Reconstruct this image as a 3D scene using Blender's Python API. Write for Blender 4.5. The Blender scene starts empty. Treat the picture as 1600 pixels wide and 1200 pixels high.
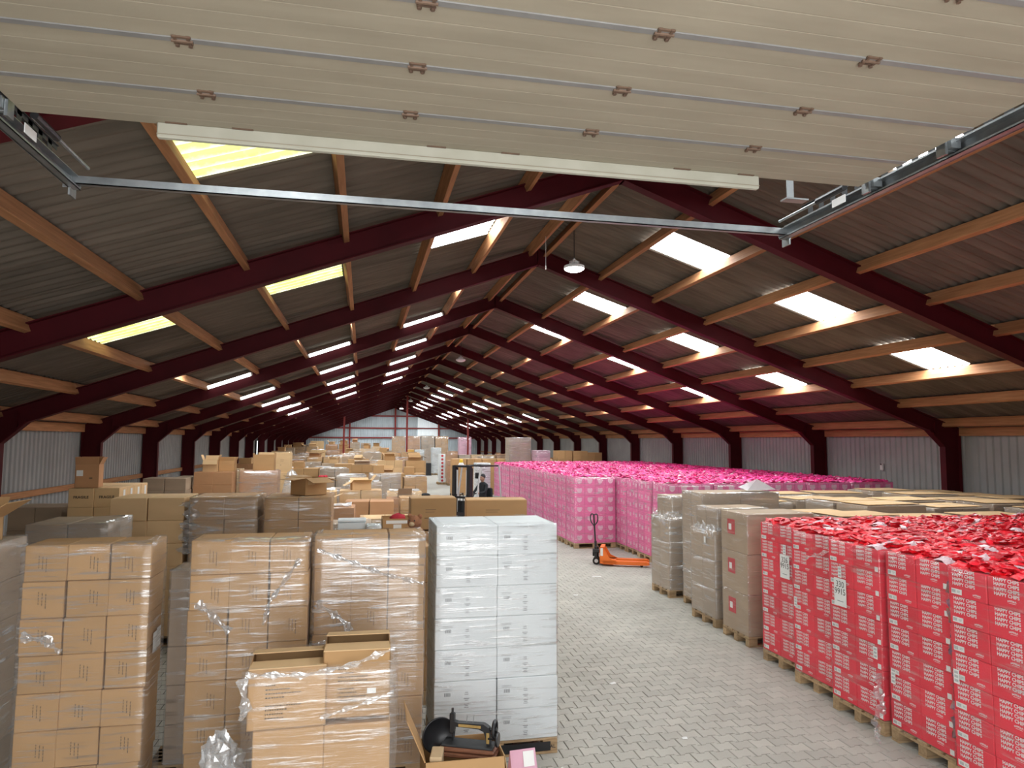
import bpy, math, random
from mathutils import Matrix, Vector
R = random.Random(7)
scene = bpy.context.scene
COL = scene.collection

# ------------------------------------------------------------------ camera
CAMZ = 2.95
yaw, pitch, roll = 0.20809, 0.08021, 0.00478
fwd = Vector((math.sin(yaw)*math.cos(pitch), math.cos(yaw)*math.cos(pitch), math.sin(pitch)))
rgt = Vector((math.cos(yaw), -math.sin(yaw), 0)); up = rgt.cross(fwd)
r2 = rgt*math.cos(roll)+up*math.sin(roll); u2 = -rgt*math.sin(roll)+up*math.cos(roll)
cam_data = bpy.data.cameras.new('camera'); cam = bpy.data.objects.new('camera', cam_data); COL.objects.link(cam)
cam_data.sensor_width = 36.0; cam_data.lens = 1100.0/1600.0*36.0; cam_data.clip_start = 0.05; cam_data.clip_end = 300
cam.matrix_world = Matrix(((r2.x, u2.x, -fwd.x, 0), (r2.y, u2.y, -fwd.y, 0), (r2.z, u2.z, -fwd.z, CAMZ), (0, 0, 0, 1)))
scene.camera = cam

# ------------------------------------------------------------------ world, daylight, exposure
world = bpy.data.worlds.new('overcast_sky'); scene.world = world; world.use_nodes = True
world.node_tree.nodes['Background'].inputs[0].default_value = (0.80, 0.88, 1.0, 1)
world.node_tree.nodes['Background'].inputs[1].default_value = 1.5
dl = bpy.data.lights.new('doorway_daylight', 'AREA'); dl.shape = 'RECTANGLE'; dl.size = 4.7; dl.size_y = 4.1
dl.energy = 300; dl.color = (1.0, 0.985, 0.96)
dlo = bpy.data.objects.new('doorway_daylight', dl); COL.objects.link(dlo)
dlo.location = (0.65, -0.80, 2.15); dlo.rotation_euler = (math.radians(90), 0, 0)
SKY_STRENGTH = 22.0
vs = scene.view_settings; vs.view_transform = 'Standard'; vs.look = 'None'; vs.gamma = 1.0; vs.use_curve_mapping = False
vs.exposure = 0.0
scene.cycles.use_denoising = True
scene.cycles.max_bounces = 8; scene.cycles.diffuse_bounces = 5; scene.cycles.glossy_bounces = 3
scene.cycles.transparent_max_bounces = 12; scene.cycles.sample_clamp_indirect = 8.0
scene.cycles.caustics_reflective = False; scene.cycles.caustics_refractive = False

# ------------------------------------------------------------------ materials
MATS = {}
def nt_new(name):
    m = bpy.data.materials.new(name); m.use_nodes = True; MATS[name] = m
    n = m.node_tree.nodes; l = m.node_tree.links
    return m, n, l, n['Principled BSDF']
def mat(name, c1, c2=None, rough=.7, scale=6.0, stretch=(1, 1, 1), metal=0.0, bump=0.0, rand=0.0, bscale=None, spec=.3, emis=None, estr=0, island=False, detail=4, gen=False):
    m, n, l, b = nt_new(name)
    b.inputs['Roughness'].default_value = rough; b.inputs['Metallic'].default_value = metal
    b.inputs['Specular IOR Level'].default_value = spec
    c2 = c2 or tuple(v*.8 for v in c1)
    tc = n.new('ShaderNodeTexCoord'); mp = n.new('ShaderNodeMapping'); mp.inputs['Scale'].default_value = stretch
    l.new(tc.outputs['Generated' if gen else 'Object'], mp.inputs['Vector'])
    oi = n.new('ShaderNodeObjectInfo')
    if rand or island:
        va = n.new('ShaderNodeVectorMath'); va.operation = 'ADD'
        l.new(mp.outputs[0], va.inputs[0]); cm = n.new('ShaderNodeMath'); cm.operation = 'MULTIPLY'; cm.inputs[1].default_value = 37.0
        l.new(oi.outputs['Random'], cm.inputs[0]); l.new(cm.outputs[0], va.inputs[1]); vec = va.outputs[0]
    else: vec = mp.outputs[0]
    no = n.new('ShaderNodeTexNoise'); no.inputs['Scale'].default_value = scale; no.inputs['Detail'].default_value = detail
    l.new(vec, no.inputs['Vector'])
    cr = n.new('ShaderNodeValToRGB'); cr.color_ramp.elements[0].position = .3; cr.color_ramp.elements[1].position = .7
    cr.color_ramp.elements[0].color = (*c2, 1); cr.color_ramp.elements[1].color = (*c1, 1)
    l.new(no.outputs['Fac'], cr.inputs[0]); out = cr.outputs[0]
    if rand or island:
        hv = n.new('ShaderNodeHueSaturation')
        src = oi.outputs['Random']
        if island:
            ge = n.new('ShaderNodeNewGeometry'); ad = n.new('ShaderNodeMath'); ad.operation = 'ADD'
            l.new(ge.outputs['Random Per Island'], ad.inputs[0]); l.new(oi.outputs['Random'], ad.inputs[1])
            fr = n.new('ShaderNodeMath'); fr.operation = 'FRACT'; l.new(ad.outputs[0], fr.inputs[0]); src = fr.outputs[0]
        mr = n.new('ShaderNodeMapRange'); mr.inputs[3].default_value = 1-rand; mr.inputs[4].default_value = 1+rand
        l.new(src, mr.inputs[0]); l.new(mr.outputs[0], hv.inputs['Value']); l.new(out, hv.inputs['Color']); out = hv.outputs[0]
    l.new(out, b.inputs['Base Color'])
    if bump:
        n2 = n.new('ShaderNodeTexNoise'); n2.inputs['Scale'].default_value = bscale or scale*4; n2.inputs['Detail'].default_value = 3
        l.new(vec, n2.inputs['Vector']); bp = n.new('ShaderNodeBump'); bp.inputs['Strength'].default_value = bump; bp.inputs['Distance'].default_value = .02
        l.new(n2.outputs['Fac'], bp.inputs['Height']); l.new(bp.outputs[0], b.inputs['Normal'])
    if emis:
        b.inputs['Emission Color'].default_value = (*emis, 1); b.inputs['Emission Strength'].default_value = estr
    return m
def film(name, base=.05, streak=.5, milky=.35, freq=34.0):
    """clear stretch film: see-through, glossy, milky where it bunches into horizontal creases"""
    m, n, l, b = nt_new(name); out = n['Material Output']
    n.remove(b)
    tc = n.new('ShaderNodeTexCoord'); mp = n.new('ShaderNodeMapping'); mp.inputs['Scale'].default_value = (2.2, 2.2, freq); mp.inputs['Rotation'].default_value = (.10, -.09, 0)
    oi = n.new('ShaderNodeObjectInfo'); va = n.new('ShaderNodeVectorMath'); va.operation = 'ADD'
    cm = n.new('ShaderNodeMath'); cm.operation = 'MULTIPLY'; cm.inputs[1].default_value = 53.0
    l.new(tc.outputs['Object'], mp.inputs[0]); l.new(oi.outputs['Random'], cm.inputs[0]); l.new(mp.outputs[0], va.inputs[0]); l.new(cm.outputs[0], va.inputs[1])
    no = n.new('ShaderNodeTexNoise'); no.inputs['Scale'].default_value = 1.0; no.inputs['Detail'].default_value = 5; no.inputs['Roughness'].default_value = .62
    l.new(va.outputs[0], no.inputs['Vector'])
    cr = n.new('ShaderNodeValToRGB'); cr.color_ramp.elements[0].position = .52; cr.color_ramp.elements[1].position = .72
    l.new(no.outputs['Fac'], cr.inputs[0])
    big = n.new('ShaderNodeTexNoise'); big.inputs['Scale'].default_value = 2.3; big.inputs['Detail'].default_value = 2
    l.new(tc.outputs['Object'], big.inputs['Vector'])
    bc = n.new('ShaderNodeValToRGB'); bc.color_ramp.elements[0].position = .38; bc.color_ramp.elements[1].position = .66; l.new(big.outputs['Fac'], bc.inputs[0])
    mu = n.new('ShaderNodeMath'); mu.operation = 'MULTIPLY'; l.new(cr.outputs[0], mu.inputs[0]); l.new(bc.outputs[0], mu.inputs[1])
    bp = n.new('ShaderNodeBump'); bp.inputs['Strength'].default_value = .55; bp.inputs['Distance'].default_value = .012; l.new(no.outputs['Fac'], bp.inputs['Height'])
    tr = n.new('ShaderNodeBsdfTransparent'); gl = n.new('ShaderNodeBsdfGlossy'); gl.inputs['Roughness'].default_value = .17; l.new(bp.outputs[0], gl.inputs['Normal'])
    df = n.new('ShaderNodeBsdfDiffuse'); df.inputs['Color'].default_value = (.86, .87, .88, 1); l.new(bp.outputs[0], df.inputs['Normal'])
    f1 = n.new('ShaderNodeMath'); f1.operation = 'MULTIPLY_ADD'; f1.inputs[1].default_value = streak; f1.inputs[2].default_value = base; l.new(cr.outputs[0], f1.inputs[0])
    m1 = n.new('ShaderNodeMixShader'); l.new(f1.outputs[0], m1.inputs[0]); l.new(tr.outputs[0], m1.inputs[1]); l.new(gl.outputs[0], m1.inputs[2])
    f2 = n.new('ShaderNodeMath'); f2.operation = 'MULTIPLY_ADD'; f2.inputs[1].default_value = milky; f2.inputs[2].default_value = base*.8; l.new(mu.outputs[0], f2.inputs[0])
    m2 = n.new('ShaderNodeMixShader'); l.new(f2.outputs[0], m2.inputs[0]); l.new(m1.outputs[0], m2.inputs[1]); l.new(df.outputs[0], m2.inputs[2])
    l.new(m2.outputs[0], out.inputs['Surface'])
    return m

mat('paver', (.455, .435, .385), (.38, .36, .32), rough=.85, scale=1.3, bump=.25, bscale=60, rand=.055, island=True)
mat('joint_sand', (.10, .095, .085), (.06, .058, .05), rough=.95, scale=9)
def brick_floor():
    m, n, l, b = nt_new('far_paving'); b.inputs['Roughness'].default_value = .85
    tc = n.new('ShaderNodeTexCoord'); br = n.new('ShaderNodeTexBrick'); br.inputs['Scale'].default_value = 1.0
    br.inputs['Brick Width'].default_value = .2; br.inputs['Row Height'].default_value = .165; br.inputs['Mortar Size'].default_value = .006
    br.inputs['Color1'].default_value = (.45, .43, .385, 1); br.inputs['Color2'].default_value = (.40, .385, .345, 1); br.inputs['Mortar'].default_value = (.1, .095, .085, 1)
    l.new(tc.outputs['Object'], br.inputs['Vector']); l.new(br.outputs[0], b.inputs['Base Color'])
brick_floor()
mat('fibre_cement', (.165, .136, .108), (.105, .087, .068), rough=.9, scale=2.2, stretch=(.5, 5, 1), bump=.1, bscale=30, rand=.14, island=True)
mat('roof_light_block', (.12, .12, .12), rough=.9)
mat('purlin_wood', (.42, .20, .09), (.28, .13, .055), rough=.75, scale=3.0, stretch=(10, .6, 10), rand=.18)
mat('frame_red', (.075, .006, .010), (.055, .005, .008), rough=.6, scale=2.0, spec=.15)
mat('post_red', (.26, .03, .025), (.19, .022, .02), rough=.5, scale=3)
mat('wall_steel', (.34, .345, .34), (.28, .285, .28), rough=.55, scale=1.2, rand=.04, spec=.3)
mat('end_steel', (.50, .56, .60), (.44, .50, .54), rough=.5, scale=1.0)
mat('door_cream', (.335, .295, .225), (.28, .245, .185), rough=.6, scale=1.6, stretch=(1, 6, 1), bump=.12, bscale=160, rand=.03)
mat('door_strip', (.44, .43, .36), (.38, .37, .30), rough=.5, scale=5)
mat('aluminium', (.24, .235, .225), (.20, .195, .19), rough=.5, metal=.1, scale=8)
mat('galvanised', (.38, .40, .41), (.26, .28, .29), rough=.38, metal=.85, scale=10)
mat('dark_steel', (.06, .062, .066), (.04, .042, .045), rough=.5, metal=.3, scale=8)
mat('rusty_steel', (.20, .13, .09), (.12, .08, .06), rough=.6, metal=.4, scale=14)
mat('sticker_white', (.80, .80, .78), (.74, .74, .72), rough=.6, scale=4)
mat('ink', (.085, .065, .05), (.04, .035, .03), rough=.8, scale=20)
mat('ink_faded', (.20, .135, .08), (.16, .105, .06), rough=.8, scale=20)
mat('ink_pale', (.52, .52, .52), (.44, .44, .44), rough=.8, scale=60)
mat('ink_grey', (.30, .31, .32), (.22, .23, .24), rough=.8, scale=20)
mat('card', (.48, .285, .130), (.435, .258, .116), rough=.78, scale=1.8, stretch=(1, 1, 3), rand=.10)
mat('card_pale', (.68, .46, .245), (.62, .415, .22), rough=.78, scale=1.8, stretch=(1, 1, 3), rand=.08)
mat('card_red', (.48, .255, .125), (.43, .225, .11), rough=.78, scale=1.8, stretch=(1, 1, 3), rand=.10)
mat('card_grey', (.40, .30, .21), (.34, .255, .18), rough=.75, scale=1.8, stretch=(1, 1, 3), rand=.10)
mat('card_white', (.72, .76, .77), (.66, .70, .72), rough=.55, scale=2.0, rand=.03)
mat('card_inside', (.60, .44, .27), (.54, .40, .24), rough=.85, scale=3)
mat('tape', (.56, .40, .22), (.50, .35, .19), rough=.3, scale=5)
mat('red_card', (.80, .035, .065), (.70, .028, .052), rough=.5, scale=2.0, rand=.08)
mat('white_print', (.80, .72, .72), (.74, .66, .66), rough=.6, scale=6)
mat('pink_card', (.86, .12, .37), (.78, .09, .32), rough=.5, scale=2.0, rand=.08)
mat('pink_print', (.85, .48, .62), (.80, .40, .56), rough=.6, scale=6)
mat('pink_pale', (.70, .40, .50), (.60, .33, .43), rough=.5, scale=3.0, rand=.1)
mat('red_bag', (.85, .025, .045), (.66, .008, .02), rough=.38, scale=9, bump=.3, bscale=40, rand=.35, island=True, spec=.4)
mat('pink_bag', (.90, .08, .34), (.70, .035, .22), rough=.4, scale=9, bump=.3, bscale=40, rand=.35, island=True, spec=.4)
mat('white_bag', (.82, .66, .68), (.70, .45, .50), rough=.3, scale=9, bump=.3, bscale=40, rand=.1, island=True, spec=.6)
mat('blue_bag', (.20, .30, .55), (.60, .30, .10), rough=.3, scale=12, rand=.3, island=True, spec=.6)
mat('pallet_wood', (.46, .32, .18), (.32, .215, .12), rough=.85, scale=4, stretch=(2, 8, 8), rand=.22)
mat('label_red', (.55, .06, .07), rough=.6, scale=5)
mat('orange_paint', (.82, .17, .012), (.74, .14, .01), rough=.42, scale=4, spec=.5)
mat('black_paint', (.018, .018, .02), (.012, .012, .014), rough=.35, scale=6, spec=.5)
mat('rubber', (.02, .02, .02), rough=.8, scale=8)
mat('grey_paint', (.55, .55, .54), (.48, .48, .47), rough=.45, scale=5)
mat('cloth_dark', (.03, .032, .036), (.02, .022, .025), rough=.9, scale=14)
mat('skin', (.45, .26, .18), (.40, .22, .15), rough=.6, scale=5)
mat('plush', (.42, .19, .10), (.30, .13, .07), rough=.95, scale=22, bump=.8, bscale=90)
mat('old_wood', (.24, .10, .055), (.14, .06, .035), rough=.5, scale=5, stretch=(2, 14, 14))
mat('gold_decal', (.42, .28, .10), (.30, .19, .06), rough=.45, scale=20)
mat('yellow_paint', (.85, .58, .05), (.8, .5, .04), rough=.4, scale=5)
mat('yellow_card', (.80, .47, .12), (.72, .40, .10), rough=.7, scale=3, rand=.1)
mat('cloth_red', (.62, .05, .07), (.42, .03, .05), rough=.85, scale=10)
mat('lamp_lens', (1, 1, 1), rough=.4, emis=(1, .98, .9), estr=30.0)
mat('tube_glow', (1, 1, 1), rough=.4, emis=(.93, 1, .98), estr=3.0)
mat('lamp_lens_off', (.75, .75, .75), rough=.3, emis=None)
mat('daylight_gap', (1, 1, 1), rough=.5, emis=(.95, 1, 1), estr=2.2)
mat('end_light_panel', (.75, .80, .82), (.68, .73, .75), rough=.5, scale=1.2, emis=(.85, .95, 1), estr=.32)
mat('skylight_white', (.8, .82, .82), rough=.5, emis=(.93, .98, 1.0), estr=SKY_STRENGTH)
def mossy():
    m, n, l, b = nt_new('skylight_mossy')
    tc = n.new('ShaderNodeTexCoord'); no = n.new('ShaderNodeTexNoise'); no.inputs['Scale'].default_value = 7; no.inputs['Detail'].default_value = 8; no.inputs['Roughness'].default_value = .7
    l.new(tc.outputs['Object'], no.inputs['Vector']); cr = n.new('ShaderNodeValToRGB')
    cr.color_ramp.elements[0].position = .36; cr.color_ramp.elements[0].color = (.42, .48, .10, 1); cr.color_ramp.elements[1].position = .72; cr.color_ramp.elements[1].color = (.92, 1.0, .75, 1)
    wv = n.new('ShaderNodeTexWave'); wv.bands_direction = 'Y'; wv.inputs['Scale'].default_value = 1.775; wv.inputs['Distortion'].default_value = 1.2; wv.inputs['Detail'].default_value = 2
    l.new(tc.outputs['Object'], wv.inputs['Vector']); mx = n.new('ShaderNodeMath'); mx.operation = 'MULTIPLY_ADD'; mx.inputs[1].default_value = .42; l.new(wv.outputs['Fac'], mx.inputs[0])
    sb = n.new('ShaderNodeMath'); sb.operation = 'MULTIPLY_ADD'; sb.inputs[1].default_value = .75; sb.inputs[2].default_value = -.08; l.new(no.outputs['Fac'], sb.inputs[0]); l.new(sb.outputs[0], mx.inputs[2])
    l.new(mx.outputs[0], cr.inputs[0]); l.new(cr.outputs[0], b.inputs['Emission Color']); b.inputs['Emission Strength'].default_value = 1.9
    b.inputs['Base Color'].default_value = (.6, .62, .4, 1)
mossy()
film('film'); film('film_heavy', base=.10, streak=.5, milky=.6, freq=26); film('film_light', base=.03, streak=.28, milky=.18, freq=22)
film('film_pink', base=.11, streak=.35, milky=.40, freq=30)
film('film_bunch', base=.26, streak=.6, milky=.6, freq=9)
film('film_sheet', base=.40, streak=.4, milky=.5, freq=9)

# ------------------------------------------------------------------ mesh helpers
class MB:
    def __init__(s): s.v = []; s.f = []; s.m = []
    def add(s, vs, fs, mi=0):
        o = len(s.v); s.v += [tuple(p) for p in vs]; s.f += [tuple(i+o for i in f) for f in fs]; s.m += [mi]*len(fs); return s
    def box(s, x0, x1, y0, y1, z0, z1, mi=0):
        return s.add([(x0, y0, z0), (x1, y0, z0), (x1, y1, z0), (x0, y1, z0), (x0, y0, z1), (x1, y0, z1), (x1, y1, z1), (x0, y1, z1)],
                     [(0, 3, 2, 1), (4, 5, 6, 7), (0, 1, 5, 4), (1, 2, 6, 5), (2, 3, 7, 6), (3, 0, 4, 7)], mi)
    def cbox(s, x0, x1, y0, y1, z0, z1, c=.006, mi=0):
        """box with chamfered edges"""
        a = [(x0, x1), (y0, y1), (z0, z1)]; cx, cy, cz = (x0+x1)/2, (y0+y1)/2, (z0+z1)/2
        V = []; idx = {}
        for i in (0, 1):
            for j in (0, 1):
                for k in (0, 1):
                    P = [a[0][i], a[1][j], a[2][k]]; sg = [1 if t == 0 else -1 for t in (i, j, k)]
                    for ax in range(3):
                        Q = [P[t]+(sg[t]*c if t != ax else 0) for t in range(3)]; idx[(i, j, k, ax)] = len(V); V.append(Q)
        F = []
        for ax in range(3):
            o1, o2 = [t for t in range(3) if t != ax]
            for side in (0, 1):
                q = []
                for (p, r) in ((0, 0), (1, 0), (1, 1), (0, 1)):
                    key = [0, 0, 0]; key[ax] = side; key[o1] = p; key[o2] = r; q.append(idx[(*key, ax)])
                F.append(q)
        for ax in range(3):
            o1, o2 = [t for t in range(3) if t != ax]
            for p in (0, 1):
                for r in (0, 1):
                    k0 = [0, 0, 0]; k1 = [0, 0, 0]; k0[ax] = 0; k1[ax] = 1
                    for k in (k0, k1): k[o1] = p; k[o2] = r
                    F.append([idx[(*k0, o1)], idx[(*k1, o1)], idx[(*k1, o2)], idx[(*k0, o2)]])
        for i in (0, 1):
            for j in (0, 1):
                for k in (0, 1): F.append([idx[(i, j, k, t)] for t in range(3)])
        C = Vector((cx, cy, cz)); G = []
        for f in F:
            pts = [Vector(V[t]) for t in f]; nrm = (pts[1]-pts[0]).cross(pts[2]-pts[0]); ctr = sum(pts, Vector())/len(pts)
            G.append(f if nrm.dot(ctr-C) > 0 else f[::-1])
        return s.add(V, G, mi)
    def tube(s, p0, p1, r, n=8, r1=None, mi=0, caps=True):
        p0 = Vector(p0); p1 = Vector(p1); d = (p1-p0).normalized(); a = d.orthogonal().normalized(); b = d.cross(a); r1 = r if r1 is None else r1
        vs = [p0+(a*math.cos(2*math.pi*i/n)+b*math.sin(2*math.pi*i/n))*r for i in range(n)]+[p1+(a*math.cos(2*math.pi*i/n)+b*math.sin(2*math.pi*i/n))*r1 for i in range(n)]
        fs = [(i, (i+1) % n, n+(i+1) % n, n+i) for i in range(n)]
        if caps: fs += [tuple(range(n-1, -1, -1)), tuple(range(n, 2*n))]
        return s.add(vs, fs, mi)
    def path(s, pts, r, n=8, mi=0):
        for a, b in zip(pts[:-1], pts[1:]): s.tube(a, b, r, n, mi=mi)
        return s
    def lathe(s, prof, c=(0, 0, 0), n=20, mi=0, axis='z'):
        vs = []; fs = []
        for r, z in prof:
            for i in range(n):
                a = 2*math.pi*i/n; x, y = r*math.cos(a), r*math.sin(a)
                p = (x, y, z) if axis == 'z' else ((z, x, y) if axis == 'x' else (x, z, y))
                vs.append((p[0]+c[0], p[1]+c[1], p[2]+c[2]))
        for k in range(len(prof)-1):
            for i in range(n): fs.append((k*n+i, k*n+(i+1) % n, (k+1)*n+(i+1) % n, (k+1)*n+i))
        return s.add(vs, fs, mi)
    def ball(s, c, r, n=12, mi=0):
        rx, ry, rz = r if isinstance(r, tuple) else (r, r, r); h = n//2
        vs = []; fs = []
        for j in range(h+1):
            t = math.pi*j/h
            for i in range(n):
                a = 2*math.pi*i/n; vs.append((c[0]+rx*math.sin(t)*math.cos(a), c[1]+ry*math.sin(t)*math.sin(a), c[2]+rz*math.cos(t)))
        for j in range(h):
            for i in range(n): fs.append((j*n+i, (j+1)*n+i, (j+1)*n+(i+1) % n, j*n+(i+1) % n))
        return s.add(vs, fs, mi)
    def prism(s, poly, axis, a0, a1, mi=0):
        """extrude 2-D polygon along an axis; poly in the two other axes (x: y,z  y: x,z  z: x,y)"""
        def P(u, w, t): return {'x': (t, u, w), 'y': (u, t, w), 'z': (u, w, t)}[axis]
        n = len(poly); vs = [P(u, w, a0) for u, w in poly]+[P(u, w, a1) for u, w in poly]
        fs = [tuple(range(n-1, -1, -1)), tuple(range(n, 2*n))]+[(i, (i+1) % n, n+(i+1) % n, n+i) for i in range(n)]
        return s.add(vs, fs, mi)
    def mesh(s, name, mats, smooth=False):
        me = bpy.data.meshes.new(name); me.from_pydata(s.v, [], s.f)
        for m in (mats if isinstance(mats, (list, tuple)) else [mats]): me.materials.append(MATS[m])
        if any(s.m): me.polygons.foreach_set('material_index', s.m)
        if smooth: me.polygons.foreach_set('use_smooth', [True]*len(s.f))
        me.update(); return me
    def build(s, name, mats, parent=None, loc=(0, 0, 0), rz=0, smooth=False): return put(s.mesh(name, mats, smooth), name, parent, loc, rz)

def put(me, name, parent=None, loc=(0, 0, 0), rz=0, rot=None):
    o = bpy.data.objects.new(name, me); COL.objects.link(o); o.location = loc
    o.rotation_euler = rot if rot else (0, 0, rz)
    if parent is not None: o.parent = parent
    return o
def tag(o, label, cat, group=None):
    o['label'] = label; o['category'] = cat
    if group: o['group'] = group
    return o
def thing(name, label, cat, loc=(0, 0, 0), rz=0, group=None):
    o = bpy.data.objects.new(name, None); COL.objects.link(o); o.location = loc; o.rotation_euler = (0, 0, rz); o.empty_display_size = .1
    return tag(o, label, cat, group)
def struct(o): o['kind'] = 'structure'; return o
def stuff(o): o['kind'] = 'stuff'; return o
ORD = ['first', 'second', 'third', 'fourth', 'fifth', 'sixth', 'seventh', 'eighth', 'ninth', 'tenth', 'eleventh', 'twelfth', 'thirteenth', 'fourteenth', 'fifteenth', 'sixteenth', 'seventeenth', 'eighteenth']

def text_mesh(txt, size, mat_name, bold=.0, align='LEFT', spacing=1.0, line=1.0):
    cu = bpy.data.curves.new('lettering', 'FONT'); cu.body = txt; cu.size = size; cu.offset = bold; cu.align_x = align; cu.align_y = 'CENTER'
    cu.space_character = spacing; cu.space_line = line; cu.resolution_u = 2; cu.fill_mode = 'FRONT'
    ob = bpy.data.objects.new('lettering', cu); COL.objects.link(ob)
    dg = bpy.context.evaluated_depsgraph_get(); dg.update()
    me = bpy.data.meshes.new_from_object(ob.evaluated_get(dg)); bpy.data.objects.remove(ob); bpy.data.curves.remove(cu)
    me.materials.clear(); me.materials.append(MATS[mat_name]); return me
FACE_NX = (math.pi/2, 0, -math.pi/2)     # text plane on a face looking to -X
FACE_NY = (math.pi/2, 0, 0)              # on a face looking to -Y

# ================================================================== STRUCTURE
XC = 3.585; SL = .361; ZR = 7.14; S = 5.0; Y1 = 9.365
FR = [Y1+(k-1)*S for k in range(0, 17)]           # frame planes, k = 0 .. 16
YF, YB = -.62, 84.6                              # front and end wall
XL, XR = XC-10.42, XC+10.42
def roof_z(off): return ZR-SL*off

# ---- floor
AX0, AX1, AY0, AY1 = 1.5, 7.2, 4.6, 27.0          # area laid with modelled pavers
fm = MB()
def plane(b, x0, x1, y0, y1, z, mi): b.add([(x0, y0, z), (x1, y0, z), (x1, y1, z), (x0, y1, z)], [(0, 1, 2, 3)], mi)
plane(fm, AX0, AX1, AY0, AY1, -.012, 1)
plane(fm, XL, XR, YF-6, AY0, 0, 0); plane(fm, XL, XR, AY1, YB, 0, 0); plane(fm, XL, AX0, AY0, AY1, 0, 0); plane(fm, AX1, XR, AY0, AY1, 0, 0)
fm.box(XL, XR, YF-6, YB, -.30, -.05, 1)
floor = struct(fm.build('floor', ['far_paving', 'joint_sand']))
PW, PH, e = .200, .165, .013
def paver_poly(g=.0035):
    top = [(-.1, 1), (-.058, 1), (-.042, -1), (.042, -1), (.058, 1), (.1, 1)]
    k = (PW/2-g)/(PW/2)
    up_ = [(x*k, PH/2+s*e-g) for x, s in top]; dn = [(x*k, -PH/2-s*e+g) for x, s in top]
    return dn+up_[::-1]
def paver_geo():
    P = paver_poly(); n = len(P); c = .004
    vs = [(x, y, -.012) for x, y in P]+[(x, y, -c) for x, y in P]+[(x*.965, y*.955, 0) for x, y in P]
    fs = [(i, (i+1) % n, n+(i+1) % n, n+i) for i in range(n)]+[(n+i, n+(i+1) % n, 2*n+(i+1) % n, 2*n+i) for i in range(n)]
    fs += [(2*n+0, 2*n+1, 2*n+10, 2*n+11), (2*n+1, 2*n+2, 2*n+9, 2*n+10), (2*n+2, 2*n+3, 2*n+8, 2*n+9), (2*n+3, 2*n+4, 2*n+7, 2*n+8), (2*n+4, 2*n+5, 2*n+6, 2*n+7)]
    return vs, fs
pv, pf = paver_geo(); pme = MB().add(pv, pf).mesh('paver', 'paver')
cells = []
for j in range(int((AY1-AY0)/PH)):
    for i in range(int((AX1-AX0)/PW)):
        x = AX0+.1+i*PW+(PW/2 if j % 2 else 0); y = AY0+.1+j*PH
        if x > AX1-.1: continue
        cells.append((x, y))
vis = sorted([c for c in cells if 1.95 < c[0] < 5.3 and c[1] > 6.3 and c[0] < 2.0+.62*c[1]], key=lambda c: c[1])[:300]
vset = set(vis)
for x, y in vis: put(pme, 'paver', floor, (x, y, R.uniform(-.0025, .0015)), 0, (R.uniform(-.006, .006), R.uniform(-.006, .006), 0))
b = MB()
for x, y in cells:
    if (x, y) in vset: continue
    dz = R.uniform(-.0025, .0015); b.add([(x+p[0], y+p[1], p[2]+dz) for p in pv], pf)
stuff(b.build('paver_field', 'paver', floor))

# ---- roof: added layer against light leaks, corrugated sheets, skylights, purlins
PURL = [.22, 1.45, 2.68, 3.91, 5.14, 6.37, 7.60, 8.83, 10.05]
EDGE = [0.05]+PURL[1:-1]+[10.75]
ca = math.cos(math.atan(SL)); ang = math.atan(SL)
b = MB()
for s in (-1, 1):
    x0, x1 = XC, XC+s*10.8
    for z_ in (.13,): b.add([(x0, YF-.3, ZR+z_), (x1, YF-.3, roof_z(10.8)+z_), (x1, YB+.3, roof_z(10.8)+z_), (x0, YB+.3, ZR+z_)], [(0, 1, 2, 3)])  # unseen layer added above the sheets to keep sky light from leaking in
    b.add([(x0, YF-.3, ZR+.17), (x1, YF-.3, roof_z(10.8)+.17), (x1, YB+.3, roof_z(10.8)+.17), (x0, YB+.3, ZR+.17)], [(3, 2, 1, 0)])
b.prism([(XC-.35, ZR-.10), (XC, ZR+.03), (XC+.35, ZR-.10), (XC+.35, ZR-.085), (XC, ZR+.05), (XC-.35, ZR-.085)], 'y', YF, YB, 1)
ceiling = struct(b.build('ceiling', ['roof_light_block', 'fibre_cement']))
def sheet_geo(length, width=1.06, per=.177, amp=.030, seg=6):
    n = int(round(width/per*seg)); V = []; F = []
    for i in range(n+1):
        y = -width/2+width*i/n; z = amp*math.cos(2*math.pi*(y+.5)/per)
        V += [(0, y, z), (length, y, z)]
    for i in range(n): F.append((2*i, 2*i+1, 2*i+3, 2*i+2))
    return V, F
sheet_cache = {}
def sheet_mesh(row, m):
    k = (row, m)
    if k not in sheet_cache:
        Ls = (EDGE[row+1]-EDGE[row])/ca+.12
        V, F = sheet_geo(Ls) if m == 'fibre_cement' else sheet_geo(Ls, .97)
        if m != 'fibre_cement': V = [(max(p[0], .07), p[1], p[2]) for p in V]
        sheet_cache[k] = MB().add(V, F).mesh('roof_sheet', m, True)
    return sheet_cache[k]
rest = MB()
nsheet = 0
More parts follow.
